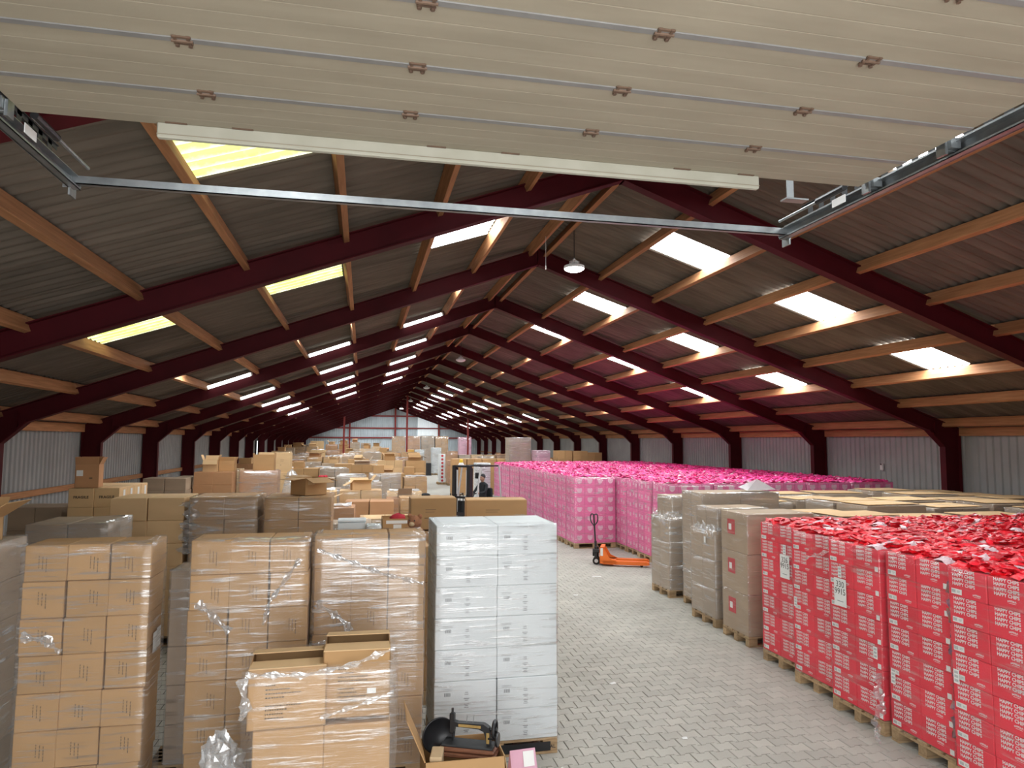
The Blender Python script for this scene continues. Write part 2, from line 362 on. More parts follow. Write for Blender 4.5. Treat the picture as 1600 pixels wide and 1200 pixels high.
for k in range(-1, 16):
    yk = Y1+(k-1)*S
    for s in (1, -1):
        off0 = .78 if s > 0 else .72
        for row in range(8):
            for c in range(5):
                yc = yk+off0+.5+c*1.0
                if yc < YF or yc > YB: continue
                sky = (c == 1 and row in (1, 3, 5)) and not (k == 0 and (s, row) not in ((-1, 3), (-1, 1), (1, 1)))
                z0 = roof_z(EDGE[row])+.024+R.uniform(-.004, .004)
                tilt = ang-.028
                wob = R.uniform(.004, .014); rot = (wob, tilt, 0) if s > 0 else (wob, tilt, math.pi)
                if s > 0: yc += 0 if k <= 2 else (-.42 if k == 3 else -.62)
                else: yc += -.30 if k == 0 else (0 if k == 1 else -.35)
                loc = (XC+s*EDGE[row], yc, z0)
                if sky:
                    mm = 'skylight_mossy' if (s < 0 and k in (0, 1) and row in (3, 5)) else 'skylight_white'
                    put(sheet_mesh(row, mm), 'skylight_sheet', ceiling, loc, 0, rot)
                    continue
                vis_ = (k in (1, 2)) or (k == 0 and (s < 0 or row >= 1)) or (k == 3 and row < 7)
                if vis_ and nsheet < 300:
                    nsheet += 1; put(sheet_mesh(row, 'fibre_cement'), 'roof_sheet', ceiling, loc, 0, rot)
                else:
                    V, F = sheet_geo((EDGE[row+1]-EDGE[row])/ca+.12, seg=5)
                    M_ = Matrix.Translation(loc) @ (Matrix.Rotation(0 if s > 0 else math.pi, 4, 'Z') @ Matrix.Rotation(tilt, 4, 'Y') @ Matrix.Rotation(wob, 4, 'X'))
                    rest.add([M_ @ Vector(p) for p in V], F)
stuff(rest.build('roof_sheet_field', 'fibre_cement', ceiling, smooth=True))
pm = MB().cbox(-.038, .038, 0, S-.004, -.20, 0, .004).mesh('purlin', 'purlin_wood')
for k in range(-1, 16):
    for s in (1, -1):
        for off in PURL:
            y0 = Y1+(k-1)*S
            if y0+S < YF+.6: continue
            if y0 < YF: y0 = YF+.02
            put(pm, 'purlin', ceiling, (XC+s*off, y0+R.uniform(-.003, .003), roof_z(off)+.005), 0, (0, s*ang, 0))

# ---- portal frames
FW = .17
def web(b, poly, flange_edges, t=.010, fw=FW, ft=.016):
    b.prism(poly, 'y', -t/2, t/2)
    n = len(poly)
    for i in flange_edges:
        (x0, z0), (x1, z1) = poly[i], poly[(i+1) % n]; d = Vector((x1-x0, z1-z0)); nn = Vector((d.y, -d.x)).normalized()*ft
        q = [(x0-nn.x*.5, z0-nn.y*.5), (x1-nn.x*.5, z1-nn.y*.5), (x1+nn.x*.5, z1+nn.y*.5), (x0+nn.x*.5, z0+nn.y*.5)]
        b.prism(q, 'y', -fw/2, fw/2)
ZU = 6.69; DV = .34
def half(s):
    col_ = [(s*9.955, 0), (s*9.955, 2.85), (s*10.385, ZU+DV-SL*10.385), (s*10.385, 0)]
    raf = [(s*9.955, 2.85), (s*9.53, 3.25), (0, ZU), (0, ZU+DV), (s*10.385, ZU+DV-SL*10.385)]
    bc = MB(); web(bc, col_, (0, 2)); bc.box(s*9.955-.05*s, s*10.385+.05*s, -.12, .12, 0, .02)
    br = MB(); web(br, raf, (0, 1, 3)); br.box(-.012, .012, -FW/2, FW/2, ZU-.02, ZU+DV)
    bh = MB(); bh.prism([(s*9.955, 2.85), (s*9.53, 3.25), (s*9.55, 3.27), (s*9.965, 2.88)], 'y', -FW/2-.004, FW/2+.004); bh.box(min(s*9.70, s*9.71), max(s*9.70, s*9.71), -.07, .07, 3.10, 3.45)
    return bc.mesh('column', 'frame_red'), br.mesh('rafter', 'frame_red'), bh.mesh('haunch_plate', 'frame_red')
H_ = {s: half(s) for s in (1, -1)}
for k, y in enumerate(FR):
    nm = ('dark red steel portal frame half hidden above the open overhead door' if k == 0 else
          'dark red steel portal frame against the far end wall' if k == 16 else
          f'dark red steel portal frame, {ORD[k-1]} one beyond the open overhead door')
    t = thing('portal_frame', nm, 'portal frame', (XC, y, 0), 0, 'steel portal frames along the hall')
    for s in (1, -1):
        put(H_[s][0], 'column', t); put(H_[s][1], 'rafter', t); put(H_[s][2], 'haunch_plate', t)

# ---- side walls: vertical profiled steel, timber rails, eaves beam
def profile(n0, n1, z0, z1, per=.20, dep=.032, axis='y'):
    V = []; F = []; pts = []
    y = n0
    while y < n1-1e-6:
        for dy, d in ((0, 0), (.30*per, 0), (.42*per, dep), (.88*per, dep)):
            if y+dy <= n1: pts.append((y+dy, d))
        y += per
    pts.append((n1, 0))
    for y, d in pts:
        for z in (z0, z1): V.append((d, y, z))
    for i in range(len(pts)-1): F.append((2*i, 2*i+2, 2*i+3, 2*i+1))
    return V, F
for s, nm in ((-1, 'wall_left'), (1, 'wall_right')):
    X = XC+s*10.46
    b = MB(); b.box(min(X, X+s*.08), max(X, X+s*.08), YF-.1, YB+.1, -.05, 3.40); w = struct(b.build(nm, 'wall_steel'))
    for k in range(-1, 16):
        y0 = max(Y1+(k-1)*S, YF); y1 = Y1+k*S
        if y1 < YF+.2: continue
        V, F = profile(0, y1-y0-.02, 0, 3.32)
        put(MB().add([(-s*(p[0]+.006), p[1], p[2]) for p in V], F).mesh('wall_panel', 'wall_steel'), 'wall_panel', w, (X, y0+.01, 0))
    for k in range(-1, 16):
        y0 = max(Y1+(k-1)*S, YF)+.13; y1 = Y1+k*S-.13
        if y1 < YF+.3: continue
        for z in ((1.80, .95) if s < 0 else (1.62, .80)):
            bb = MB().cbox(-.03, .03, 0, y1-y0, -.065, .065, .004); bb.build('wall_rail', 'purlin_wood', w, (X-s*.10, y0, z))
        MB().cbox(-.04, .04, 0, y1-y0, -.10, .10, .004).build('eaves_beam', 'purlin_wood', w, (X-s*.12, y0, 3.21))
# daylight gap of a side door standing ajar, far down the left wall
d2 = struct(MB().box(0, .05, -1.1, 1.1, 0, 2.9).build('door_2', 'dark_steel', None, (XL+.03, 49.5, 0)))
MB().box(.05, .06, -.85, -.62, .1, 2.85).build('daylight_slit', 'daylight_gap', d2)

# ---- end wall
b = MB(); V, F = profile(XL, XR, 0, 3.3, per=.25, dep=.035)
gab = MB()
xs = []
x = XL
while x < XR:
    for dx, d in ((0, 0), (.075, 0), (.105, .035), (.22, .035)):
        xs.append((x+dx, d))
    x += .25
for (xa, da), (xb, db) in zip(xs[:-1], xs[1:]):
    za, zb = roof_z(abs(xa-XC))+.02, roof_z(abs(xb-XC))+.02
    o = len(gab.v); gab.v += [(xa, YB-da, 0), (xb, YB-db, 0), (xb, YB-db, zb), (xa, YB-da, za)]; gab.f.append((o, o+1, o+2, o+3)); gab.m.append(1 if 6.3 < xa < 8.75 and True else 0)
wb = struct(gab.build('wall_back', ['end_steel', 'end_light_panel']))
for z in (5.77, 4.34, 3.21, .9):
    hw = min(10.3, (ZR-.3-z)/SL); MB().cbox(XC-hw, XC+hw, -.06, .06, -.08, .08, .01).build('girt', 'post_red', wb, (0, YB-.16, z))
for x in (-1.49, 3.75, 8.9):
    MB().cbox(-.09, .09, -.1, .1, 0, roof_z(abs(x-XC))-.35, .01).build('wall_post', 'post_red', wb, (x, YB-.2, 0))

# ---- front wall behind the camera with the doorway
b = MB(); dx0, dx1, dz1 = -1.70, 3.0, 4.30
for xa, xb, zl in ((XL, dx0, 0), (dx1, XR, 0), (dx0, dx1, dz1)):
    n = 12 if zl == 0 else 6
    for i in range(n):
        x0 = xa+(xb-xa)*i/n; x1 = xa+(xb-xa)*(i+1)/n; za, zb = roof_z(abs(x0-XC))+.1, roof_z(abs(x1-XC))+.1
        b.add([(x0, YF, zl), (x1, YF, zl), (x1, YF, zb), (x0, YF, za), (x0, YF-.12, zl), (x1, YF-.12, zl), (x1, YF-.12, zb), (x0, YF-.12, za)],
              [(0, 3, 2, 1), (4, 5, 6, 7), (0, 1, 5, 4), (1, 2, 6, 5), (2, 3, 7, 6), (3, 0, 4, 7)])
struct(b.build('wall_front', 'wall_steel'))

# ================================================================== OVERHEAD DOOR
ZD = 4.50
door = struct(MB().box(-1.62, 2.92, -.45, 3.66, ZD+.035, ZD+.05).build('door_1', 'door_cream'))
JT = [3.27, 2.835, 2.39, 1.95, 1.51, 1.07, .63, .19]
edges = [3.66]+JT+[-.25]
for a, c in zip(edges[:-1], edges[1:]):
    g = MB(); L_ = a-c-.022
    # panel with three shallow pressed grooves across its width
    ys = [0, L_*.25-.004, L_*.25, L_*.25+.004, L_*.5-.004, L_*.5, L_*.5+.004, L_*.75-.004, L_*.75, L_*.75+.004, L_]
    zs = [0, 0, .0012, 0, 0, .0012, 0, 0, .0012, 0, 0]
    V = []; F = []
    for y, z in zip(ys, zs): V += [(-2.27, y, z), (2.27, y, z)]
    n = len(ys)
    F = [(2*i, 2*i+2, 2*i+3, 2*i+1) for i in range(n-1)]
    o = len(V); V += [(-2.27, 0, .04), (2.27, 0, .04), (2.27, L_, .04), (-2.27, L_, .04)]
    F += [(o, o+1, o+2, o+3), (0, 1, o+1, o), (2*n-2, o+3, o+2, 2*n-1), (0, o, o+3, 2*n-2), (1, 2*n-1, o+2, o+1)]
    g.add(V, F); g.build('door_panel', 'door_cream', door, (.65, c+.011, ZD))
for y in JT: MB().cbox(-2.27, 2.27, -.018, .018, -.004, .03, .003).build('joint_strip', 'aluminium', door, (.65, y, ZD))
hg = MB(); hg.box(-.035, .035, -.028, -.016, -.006, .002); hg.box(-.035, .035, .016, .028, -.006, .002); hg.box(-.03, -.018, -.03, .03, -.008, .002); hg.box(.018, .03, -.03, .03, -.008, .002)
hg.tube((-.04, 0, -.006), (.04, 0, -.006), .007, 6); hg.tube((-.024, .032, -.012), (-.024, .032, .002), .009, 6); hg.tube((.024, .032, -.012), (.024, .032, .002), .009, 6)
hm = hg.mesh('hinge', 'rusty_steel')
for y in JT:
    for x in (-.72, .19, 1.09, 1.99): put(hm, 'hinge', door, (x, y, ZD))
st = MB().cbox(-1.02, 2.24, -.018, .018, -.075, .003, .006).build('edge_flap', 'door_strip', door, (0, 3.645, ZD))
MB().box(-1.02, 2.24, -.020, -.018, -.060, -.056).build('flap_lip', 'door_cream', st)
fh = MB().box(-.05, .05, -.012, .004, -.008, .006); fh.tube((-.05, -.006, -.004), (.05, -.006, -.004), .006, 6); fhm = fh.mesh('flap_hinge', 'rusty_steel')
for x in (-.93, -.62, .35, .75, 1.75, 2.15): put(fhm, 'flap_hinge', st, (x, -.02, .004))

tr = thing('door_track', 'galvanised overhead door rails with a cross bar joining their ends', 'door track', (.65, 2.0, ZD))
for s, X in ((-1, -1.75-.65), (1, 3.04-.65)):
    b = MB(); z0, z1 = -.055, .02
    b.box(X-.006*1, X+.006, -2.5, 2.6, z0, z1+.03)                         # web
    b.box(min(X, X-s*.05), max(X, X-s*.05), -2.5, 2.6, z0, z0+.004); b.box(min(X, X-s*.05), max(X, X-s*.05), -2.5, 2.6, z1-.004, z1)
    b.box(min(X-s*.046, X-s*.05), max(X-s*.046, X-s*.05), -2.5, 2.6, z0, z0+.014)
    b.build('rail', 'galvanised', tr)
    # slotted angle above the rail
    b = MB()
    for i in range(40):
        y = -2.4+i*.12
        b.box(X+s*.01, X+s*.014, y, y+.05, .03, .13)
    b.box(X+s*.01, X+s*.014, -2.4, 2.4, .03, .055); b.box(X+s*.01, X+s*.014, -2.4, 2.4, .105, .13); b.box(min(X, X+s*.06), max(X, X+s*.06), -2.4, 2.4, .13, .134)
    b.build('slotted_angle', 'dark_steel', tr)
    for y in (.35, 1.05, 1.62):
        b = MB().box(X-s*.05-.03, X-s*.05+.03, y-.05, y+.05, -.02, .035); b.tube((X-s*.02, y, -.01), (X-s*.09, y, -.01), .018, 8); b.box(X-s*.09-.008, X-s*.09+.008, y-.03, y+.03, -.05, .03)
        b.build('roller_bracket', 'galvanised', tr)
    b = MB().tube((X-s*.14, 1.75, .03), (X-s*.14, 2.02, .03), .020, 8); b.build('bumper_sleeve', 'black_paint', tr)
    b = MB().tube((X-s*.14, 2.0, .03), (X-s*.14, 2.45, .03), .010, 8); b.build('bumper_rod', 'galvanised', tr)
    b = MB().box(X-s*.058-.002, X-s*.058+.002, 1.85, 1.98, -.02, .03); b.build('sticker', 'sticker_white', tr)
    b = MB().box(X-s*.0, X-s*.0+.012, 2.55, 2.64, -.10, .02); b.box(X-.05, X+.05, 2.60, 2.606, -.04, .02); b.build('end_plate', 'galvanised', tr)
b = MB().box(-2.40, 2.39, 2.56, 2.60, -.028, -.022); b.box(-2.40, 2.39, 2.56, 2.566, -.028, .022); b.tube((-2.40, 2.585, 0), (2.39, 2.585, 0), .021, 10)
b.build('cross_bar', 'galvanised', tr)
b = MB(); b.box(2.05, 2.10, 2.05, 2.056, .03, 1.1); b.box(2.0, 2.16, 1.98, 2.05, .02, .03); b.build('hanger_strap', 'galvanised', tr)

# ================================================================== LAMPS AND POSTS
def lamp(y, lit, label):
    t = thing('high_bay_lamp', label, 'lamp', (XC+.27, y, 6.22), 0, 'high bay lamps under the ridge')
    MB().tube((0, 0, .16), (0, 0, .72), .008, 6).build('cable', 'black_paint', t)
    b = MB(); b.lathe([(.0, .16), (.035, .155), (.06, .12), (.075, .06), (.19, .035), (.20, .0), (.195, -.02), (.0, -.02)], n=24)
    for i in range(12):
        a = i*math.pi/6; b.box(.09*math.cos(a)-.006, .09*math.cos(a)+.006, .09*math.sin(a)-.006, .09*math.sin(a)+.006, .035, .12)
    b.build('housing', 'grey_paint', t, smooth=False)
    b = MB(); b.lathe([(.0, -.085), (.07, -.080), (.13, -.062), (.175, -.035), (.19, -.015)], n=24); b.build('lens', 'lamp_lens' if lit else 'lamp_lens_off', t)
    b = MB(); b.lathe([(.022, .16), (.028, .175), (.022, .19), (.016, .175), (.022, .16)], n=10, axis='x', c=(-.175, 0, .17)); b.build('hook', 'galvanised', t)
    if lit:
        l = bpy.data.lights.new('lamp_light', 'SPOT'); l.energy = 260; l.color = (1, .97, .88); l.shadow_soft_size = .18; l.spot_size = math.radians(150)
        lo = bpy.data.objects.new('lamp_light', l); COL.objects.link(lo); lo.parent = t; lo.location = (0, 0, -.06)
for y, lit, lab in ((12.6, True, 'glowing round high bay lamp hanging nearest the overhead door'), (28.4, False, 'unlit high bay lamp hanging second along the ridge'),
                    (44.2, False, 'unlit high bay lamp hanging third along the ridge'), (59.2, False, 'unlit high bay lamp above the tall red post'), (73.6, True, 'small glowing high bay lamp nearest the end wall')):
    lamp(y, lit, lab)
tb = MB().tube((0, 0, 0), (1.10, 0, 0), .045, 10).mesh('tube', 'tube_glow'); te = MB().box(-.04, 0, -.03, .03, -.04, .04).box(-.03, -.01, -.01, .12, -.01, .01).mesh('end_cap', 'grey_paint')
for s, ks in ((-1, (3, 4, 5, 6, 7)), (1, (8, 9, 10, 12, 13, 14))):
    for k in ks:
        for q, off in ((('upper'), 1.52), (('middle'), 3.98), (('lower'), 6.46)):
            t = thing('tube_lamp', f'{q} white tube light on the {"left" if s < 0 else "right"} rafter of the {ORD[k-1]} frame beyond the door', 'lamp', (XC+s*off, FR[k]-.15, ZU+DV-.06-SL*off), 0, 'tube lights along the rafters')
            t.rotation_euler = (0, ang, 0) if s > 0 else (0, math.pi-ang, 0)
            put(tb, 'tube', t); put(te, 'end_cap', t); o = put(te, 'end_cap', t, (1.14, 0, 0))
# thin pull cord beside the first lamp
tag(MB().tube((0, 0, -.55), (0, 0, 0), .003, 5).tube((0, 0, -.62), (0, 0, -.55), .010, 6).build('pull_cord', 'sticker_white', None, (3.22, 12.3, 6.70)), 'thin pale pull cord hanging left of the glowing lamp', 'cord')
for x, lab in ((3.62, 'tall slim red steel post under the ridge in the hall middle'), (8.77, 'slim red steel post right of the ridge by the pink double stack'), (-1.51, 'slim red steel post in the left half before the end wall')):
    t = thing('support_post', lab, 'post', (x, 59.6, 0), 0, 'red posts inside the hall')
    MB().cbox(-.075, .075, -.075, .075, .012, roof_z(abs(x-XC))-.40, .012).build('shaft', 'post_red', t)
    MB().box(-.15, .15, -.15, .15, 0, .012).build('foot_plate', 'post_red', t)
    MB().box(-.12, .12, -.12, .12, roof_z(abs(x-XC))-.42, roof_z(abs(x-XC))-.40).build('head_plate', 'post_red', t)
# little white sensor box on the right wall
t = thing('wall_sensor', 'small white box fixed on the grey wall at right', 'sensor', (XR-.03, 16.9, 2.28))
MB().cbox(-.06, 0, -.05, .05, -.09, .09, .01).build('case', 'sticker_white', t); MB().box(-.065, -.06, -.03, .03, .05, .09).build('slot', 'ink', t)

# ================================================================== PALLET LOADS
cart_cache = {}
def cmesh(w, d, h, m):
    k = (round(w, 3), round(d, 3), round(h, 3), m)
    if k not in cart_cache:
        g = .0025
        cart_cache[k] = MB().cbox(-w/2+g, w/2-g, -d/2+g, d/2-g, g*.5, h-g*.5, .006).mesh('carton', m)
    return cart_cache[k]
wrap_cache = {}
def wrap_mesh(w, d, z0, z1, m, step=.10, lip=.07, amp=.006, seed=0):
    k = (round(w, 2), round(d, 2), round(z0, 2), round(z1, 2), m, step, seed % 3)
    if k in wrap_cache: return wrap_cache[k]
    rr = random.Random(hash(k[:4]) & 0xffff); W, D = w/2+.008, d/2+.008; P = []
    nx = max(2, int(w/step)); ny = max(2, int(d/step)); c = .02
    for i in range(nx+1): P.append((-W+c+(2*W-2*c)*i/nx, -D))
    for i in range(ny+1): P.append((W, -D+c+(2*D-2*c)*i/ny))
    for i in range(nx+1): P.append((W-c-(2*W-2*c)*i/nx, D))
    for i in range(ny+1): P.append((-W, D-c-(2*D-2*c)*i/ny))
    n = len(P); nz = max(2, int((z1-z0)/step)); V = []; F = []
    for j in range(nz+1):
        z = z0+(z1-z0)*j/nz
        for x, y in P:
            q = 1+(rr.uniform(0, amp))/max(abs(x), abs(y), .1); V.append((x*q, y*q, z+(rr.uniform(-.02, .012) if j in (0, nz) else 0)))
    for x, y in P: V.append((x*(1-lip/W), y*(1-lip/D), z1+.006+rr.uniform(0, .012)))
    for j in range(nz+1):
        for i in range(n): F.append((j*n+i, j*n+(i+1) % n, (j+1)*n+(i+1) % n, (j+1)*n+i))
    wrap_cache[k] = MB().add(V, F).mesh('stretch_wrap', m, True); return wrap_cache[k]
pal_cache = {}
def pallet(t, w, d, detail=False, along='x'):
    """EU style pallet under a load: blocks, bottom skids, deck boards"""
    W, D = w/2, d/2
    key = (round(w, 2), round(d, 2), detail)
    if key not in pal_cache:
        sk = MB()
        for y in (-D+.05, 0, D-.05): sk.box(-W, W, y-.05, y+.05, 0, .022)
        for x in (-W+.07, 0, W-.07): sk.box(x-.07, x+.07, -D, D, .100, .122)
        bl = MB().cbox(-.07, .07, -.05, .05, .022, .100, .004)
        bd = MB().cbox(-W, W, -.06, .06, .122, .144, .003)
        ful = MB()
        if not detail:
            ful.v, ful.f, ful.m = list(sk.v), list(sk.f), list(sk.m)
            for x in (-W+.07, 0, W-.07):
                for y in (-D+.05, 0, D-.05): ful.box(x-.07, x+.07, y-.05, y+.05, .022, .10)
            for i in range(5): y = -D+.06+(2*D-.12)*i/4; ful.box(-W, W, y-.06, y+.06, .122, .144)
        pal_cache[key] = (sk.mesh('pallet', 'pallet_wood'), bl.mesh('block', 'pallet_wood'), bd.mesh('deck_board', 'pallet_wood'), ful.mesh('pallet', 'pallet_wood') if not detail else None)
    sk, bl, bd, ful = pal_cache[key]
    if not detail: put(ful, 'pallet', t); return
    p = put(sk, 'pallet', t)
    for x in (-W+.07, 0, W-.07):
        for y in (-D+.05, 0, D-.05): put(bl, 'block', p, (x, y, 0))
    for i in range(5): put(bd, 'deck_board', p, (0, -D+.06+(2*D-.12)*i/4, 0))
def load(label, x0, y0, nx, ny, nz, cw, cd, ch, m='card', wrap='film', base=.144, detail=False, jit=.006, group=None, name='wrapped_pallet', rz=0, step=.10, lean=0.0, sep=99, deco=None, cat='pallet load', palw=None, skip=()):
    """pallet load with its front-left corner at x0,y0; sep = how many rows from the top get cartons of their own"""
    w, d = nx*cw, ny*cd
    t = thing(name, label, cat, (x0+w/2, y0+d/2, 0), rz, group)
    pallet(t, max(w, .6), max(d, .38), detail)
    me = cmesh(cw, cd, ch, m); low = MB(); cs = {}
    for k in range(nz):
        lx = lean*k
        for i in range(nx):
            for j in range(ny):
                if (i, j, k) in skip: continue
                if not (i in (0, nx-1) or j in (0, ny-1) or k == nz-1): continue
                x = -w/2+cw*(i+.5)+R.uniform(-jit, jit)+lx; y = -d/2+cd*(j+.5)+R.uniform(-jit, jit); z = base+k*ch
                if nz-k <= sep:
                    o = put(me, 'carton', t, (x, y, z), R.uniform(-jit, jit)*1.5); cs[(i, j, k)] = o
                    if deco: deco(o, i, j, k)
                else: low.cbox(x-cw/2+.002, x+cw/2-.002, y-cd/2+.002, y+cd/2-.002, z, z+ch-.002, .005)
    if low.v: low.build('lower_cartons', m, t)['kind'] = 'stuff'
    if wrap: put(wrap_mesh(w+abs(lean)*nz, d, base+.0, base+nz*ch, wrap, step, seed=R.randint(0, 9)), 'stretch_wrap', t, (lean*nz/2, 0, 0))
    t['top'] = base+nz*ch
    return t, cs
def open_carton(t, w, d, h, m='card', flaps=(.7, .9, .5, 1.1), fl=.5, zb=0, th=.006, name='carton'):
    """open topped box: four walls and floor as the body, four folded flaps as parts"""
    b = MB(); W, D = w/2, d/2
    b.box(-W, W, -D, -D+th, zb, zb+h); b.box(-W, W, D-th, D, zb, zb+h); b.box(-W, -W+th, -D, D, zb, zb+h); b.box(W-th, W, -D, D, zb, zb+h); b.box(-W, W, -D, D, zb, zb+th)
    b.build('box_body', m, t)
    for q, a in enumerate(flaps):
        if a is None: continue
        L_ = (d if q in (0, 1) else w)*fl
        ln = w if q in (0, 1) else d
        fb = MB().box(-ln/2+.004, ln/2-.004, -L_, 0, -th/2, th/2)
        o = fb.build('flap', m, t)
        # angle 0 = lying flat outwards, positive = hanging down, negative = standing up
        z_ = {0: 0, 1: math.pi, 2: -math.pi/2, 3: math.pi/2}[q]
        o.rotation_mode = 'XYZ'; o.rotation_euler = (a, 0, z_)
        o.location = {0: (0, -D, zb+h), 1: (0, D, zb+h), 2: (-W, 0, zb+h), 3: (W, 0, zb+h)}[q]
    return t

# ---- print meshes shared by cartons
def vmarks(w, h):
    b = MB(); rr = random.Random(3)
    for i in range(3):
        x = (i-1)*w*.085+w*.04; z = 0
        z0 = h*(.72-.03*i); z1 = h*(.40-.08*i)
        zz = z0
        while zz > z1:
            l_ = rr.uniform(.010, .022); b.box(x-.003, x+.003, -.0006, 0, zz-l_, zz); zz -= l_+rr.uniform(.004, .010)
    return b.mesh('print', 'ink_faded')
VM = vmarks(.305, .28)
def deco_front_marks(o, i, j, k):
    if j == 0: put(VM, 'print', o, (R.uniform(-.03, .03), -.153*(CD_/.305) - .0012, R.uniform(-.02, .01)))
CD_ = .45

# ---- left foreground row of wrapped stacks
def deco_d(dh):
    def f(o, i, j, k):
        if j == 0: put(VM, 'print', o, (R.uniform(-.035, .035), -dh/2-.0002, R.uniform(-.02, .012)))
    return f
def bunch(t, pts, r=.012, name='film_knot'):
    """crinkled gather of film: a jagged ribbon along a path"""
    b = MB(); rr = random.Random(int(abs(pts[0][2])*1000)+len(pts)); P = [Vector(p) for p in pts]; path = []
    for a, c in zip(P[:-1], P[1:]):
        n = max(2, int((c-a).length/.018))
        for i in range(n): path.append(a.lerp(c, i/n))
    path.append(P[-1]); L = len(path); V = []; w = 5
    for i, p in enumerate(path):
        d = (path[min(i+1, L-1)]-path[max(i-1, 0)]).normalized(); sd = d.cross(Vector((0, -1, 0)) if abs(d.y) < .8 else Vector((1, 0, 0))).normalized(); nn = d.cross(sd)
        ww = r*(1.6+1.2*math.sin(i*.7+1)*rr.uniform(.3, 1))
        for q in range(w): V.append(p+sd*ww*(q/(w-1)*2-1)*rr.uniform(.7, 1.2)+nn*rr.uniform(-.5, .5)*r+d*rr.uniform(-.004, .004))
    b.add(V, [(i*w+q, i*w+q+1, (i+1)*w+q+1, (i+1)*w+q) for i in range(L-1) for q in range(w-1)])
    b.build(name, 'film_bunch', t)
t, _ = load('wrapped seven-high carton stack with corner paper label, three cartons wide, nearest left', -2.57, 6.22, 3, 1, 7, .303, .42, .282, wrap='film', lean=.004, deco=deco_d(.42), step=.07, jit=.008)
for dx, dz in ((0, 0), (.07, .015)):
    MB().box(0, .001, -.055, .055, -.08, .08).build('paper_label', 'sticker_white', t, (.303*1.5+.034+.001, -.05+dx*1.5, 1.30+dz))
bunch(t, [(-.42, -.228, 1.42), (-.25, -.228, 1.40), (-.14, -.235, 1.30)], .018)
t, _ = load('wrapped carton stack between the two nearest stacks, film knotted at mid height', -1.36, 6.28, 3, 1, 7, .312, .42, .282, wrap='film', deco=deco_d(.42), step=.07, jit=.008)
bunch(t, [(-.40, -.228, 1.62), (-.22, -.228, 1.45), (-.14, -.235, 1.38)], .018); bunch(t, [(.40, -.235, 1.95), (.16, -.24, 1.60), (.12, -.24, 1.42)], .010)
t, _ = load('heavily wrapped carton stack left of the white stack', -.39, 6.42, 3, 1, 7, .318, .40, .282, wrap='film_heavy', deco=deco_d(.40), step=.07, jit=.006)
bunch(t, [(-.45, -.22, 1.55), (-.25, -.225, 1.42), (-.16, -.23, 1.32), (-.45, -.22, 1.18)], .014)
bunch(t, [(-.45, -.21, 2.0), (.1, -.215, 1.78), (.47, -.215, 1.68)], .010)
t, _ = load('dark wrapped stack cut off by the left picture edge, address sheet on its side', -3.72, 5.9, 2, 2, 6, .42, .58, .325, m='card_grey', wrap='film_heavy', step=.08)
MB().box(0, .001, -.09, .09, -.13, .13).build('paper_label', 'sticker_white', t, (.42+.016, -.06, 1.32))
t = thing('open_carton', 'open carton lying on the leftmost stack with flaps up', 'carton', (-3.26, 6.55, 2.094)); open_carton(t, .62, .45, .20, 'card', (-.9, -1.0, -.8, -.6), fl=.4)
load('narrow grey wrapped stack set back in the gap behind the nearest stacks', -1.63, 6.80, 1, 1, 5, .36, .42, .33, m='card_grey', wrap='film_heavy')
# white stack
def barcode_mesh():
    b = MB(); rr = random.Random(2); x = -.028
    while x < .028:
        w_ = rr.uniform(.003, .007); b.box(x, x+w_, -.0006, 0, 0, .032); x += w_+rr.uniform(.003, .006)
    for q in range(2): b.box(-.05, .045, -.0006, 0, .050+q*.013, .053+q*.013)
    for q, (l_, zz) in enumerate(((.03, .085), (.035, .068), (.05, .030), (.032, .015), (.045, -.02), (.03, -.035), (.04, -.05))): b.box(.18-l_/2, .18+l_/2, -.0006, 0, zz-.06, zz-.054)
    return b.mesh('print', 'ink_grey')
BC = barcode_mesh()
def deco_white(o, i, j, k):
    if j == 0: put(BC, 'print', o, (-.20 if i else -.17, -.201, .155))
t, _ = load('wrapped stack of white cartons beside the aisle, two wide and seven high', .695, 6.70, 2, 2, 7, .588, .40, .286, m='card_white', wrap='film', deco=deco_white, detail=True, step=.07, jit=.004)
MB().box(-.58, .58, -.005, 0, .03, .11).build('pallet_film_band', 'black_paint', t, (-.06, -.402, 0))
bunch(t, [(.60, -.25, 1.15), (.64, -.2, 1.05), (.62, -.1, .98)], .02)
EPAL = text_mesh('EPAL', .045, 'ink', .001, 'CENTER'); put(EPAL, 'stamp', t, (.52, -.4035, .062), 0, FACE_NY)
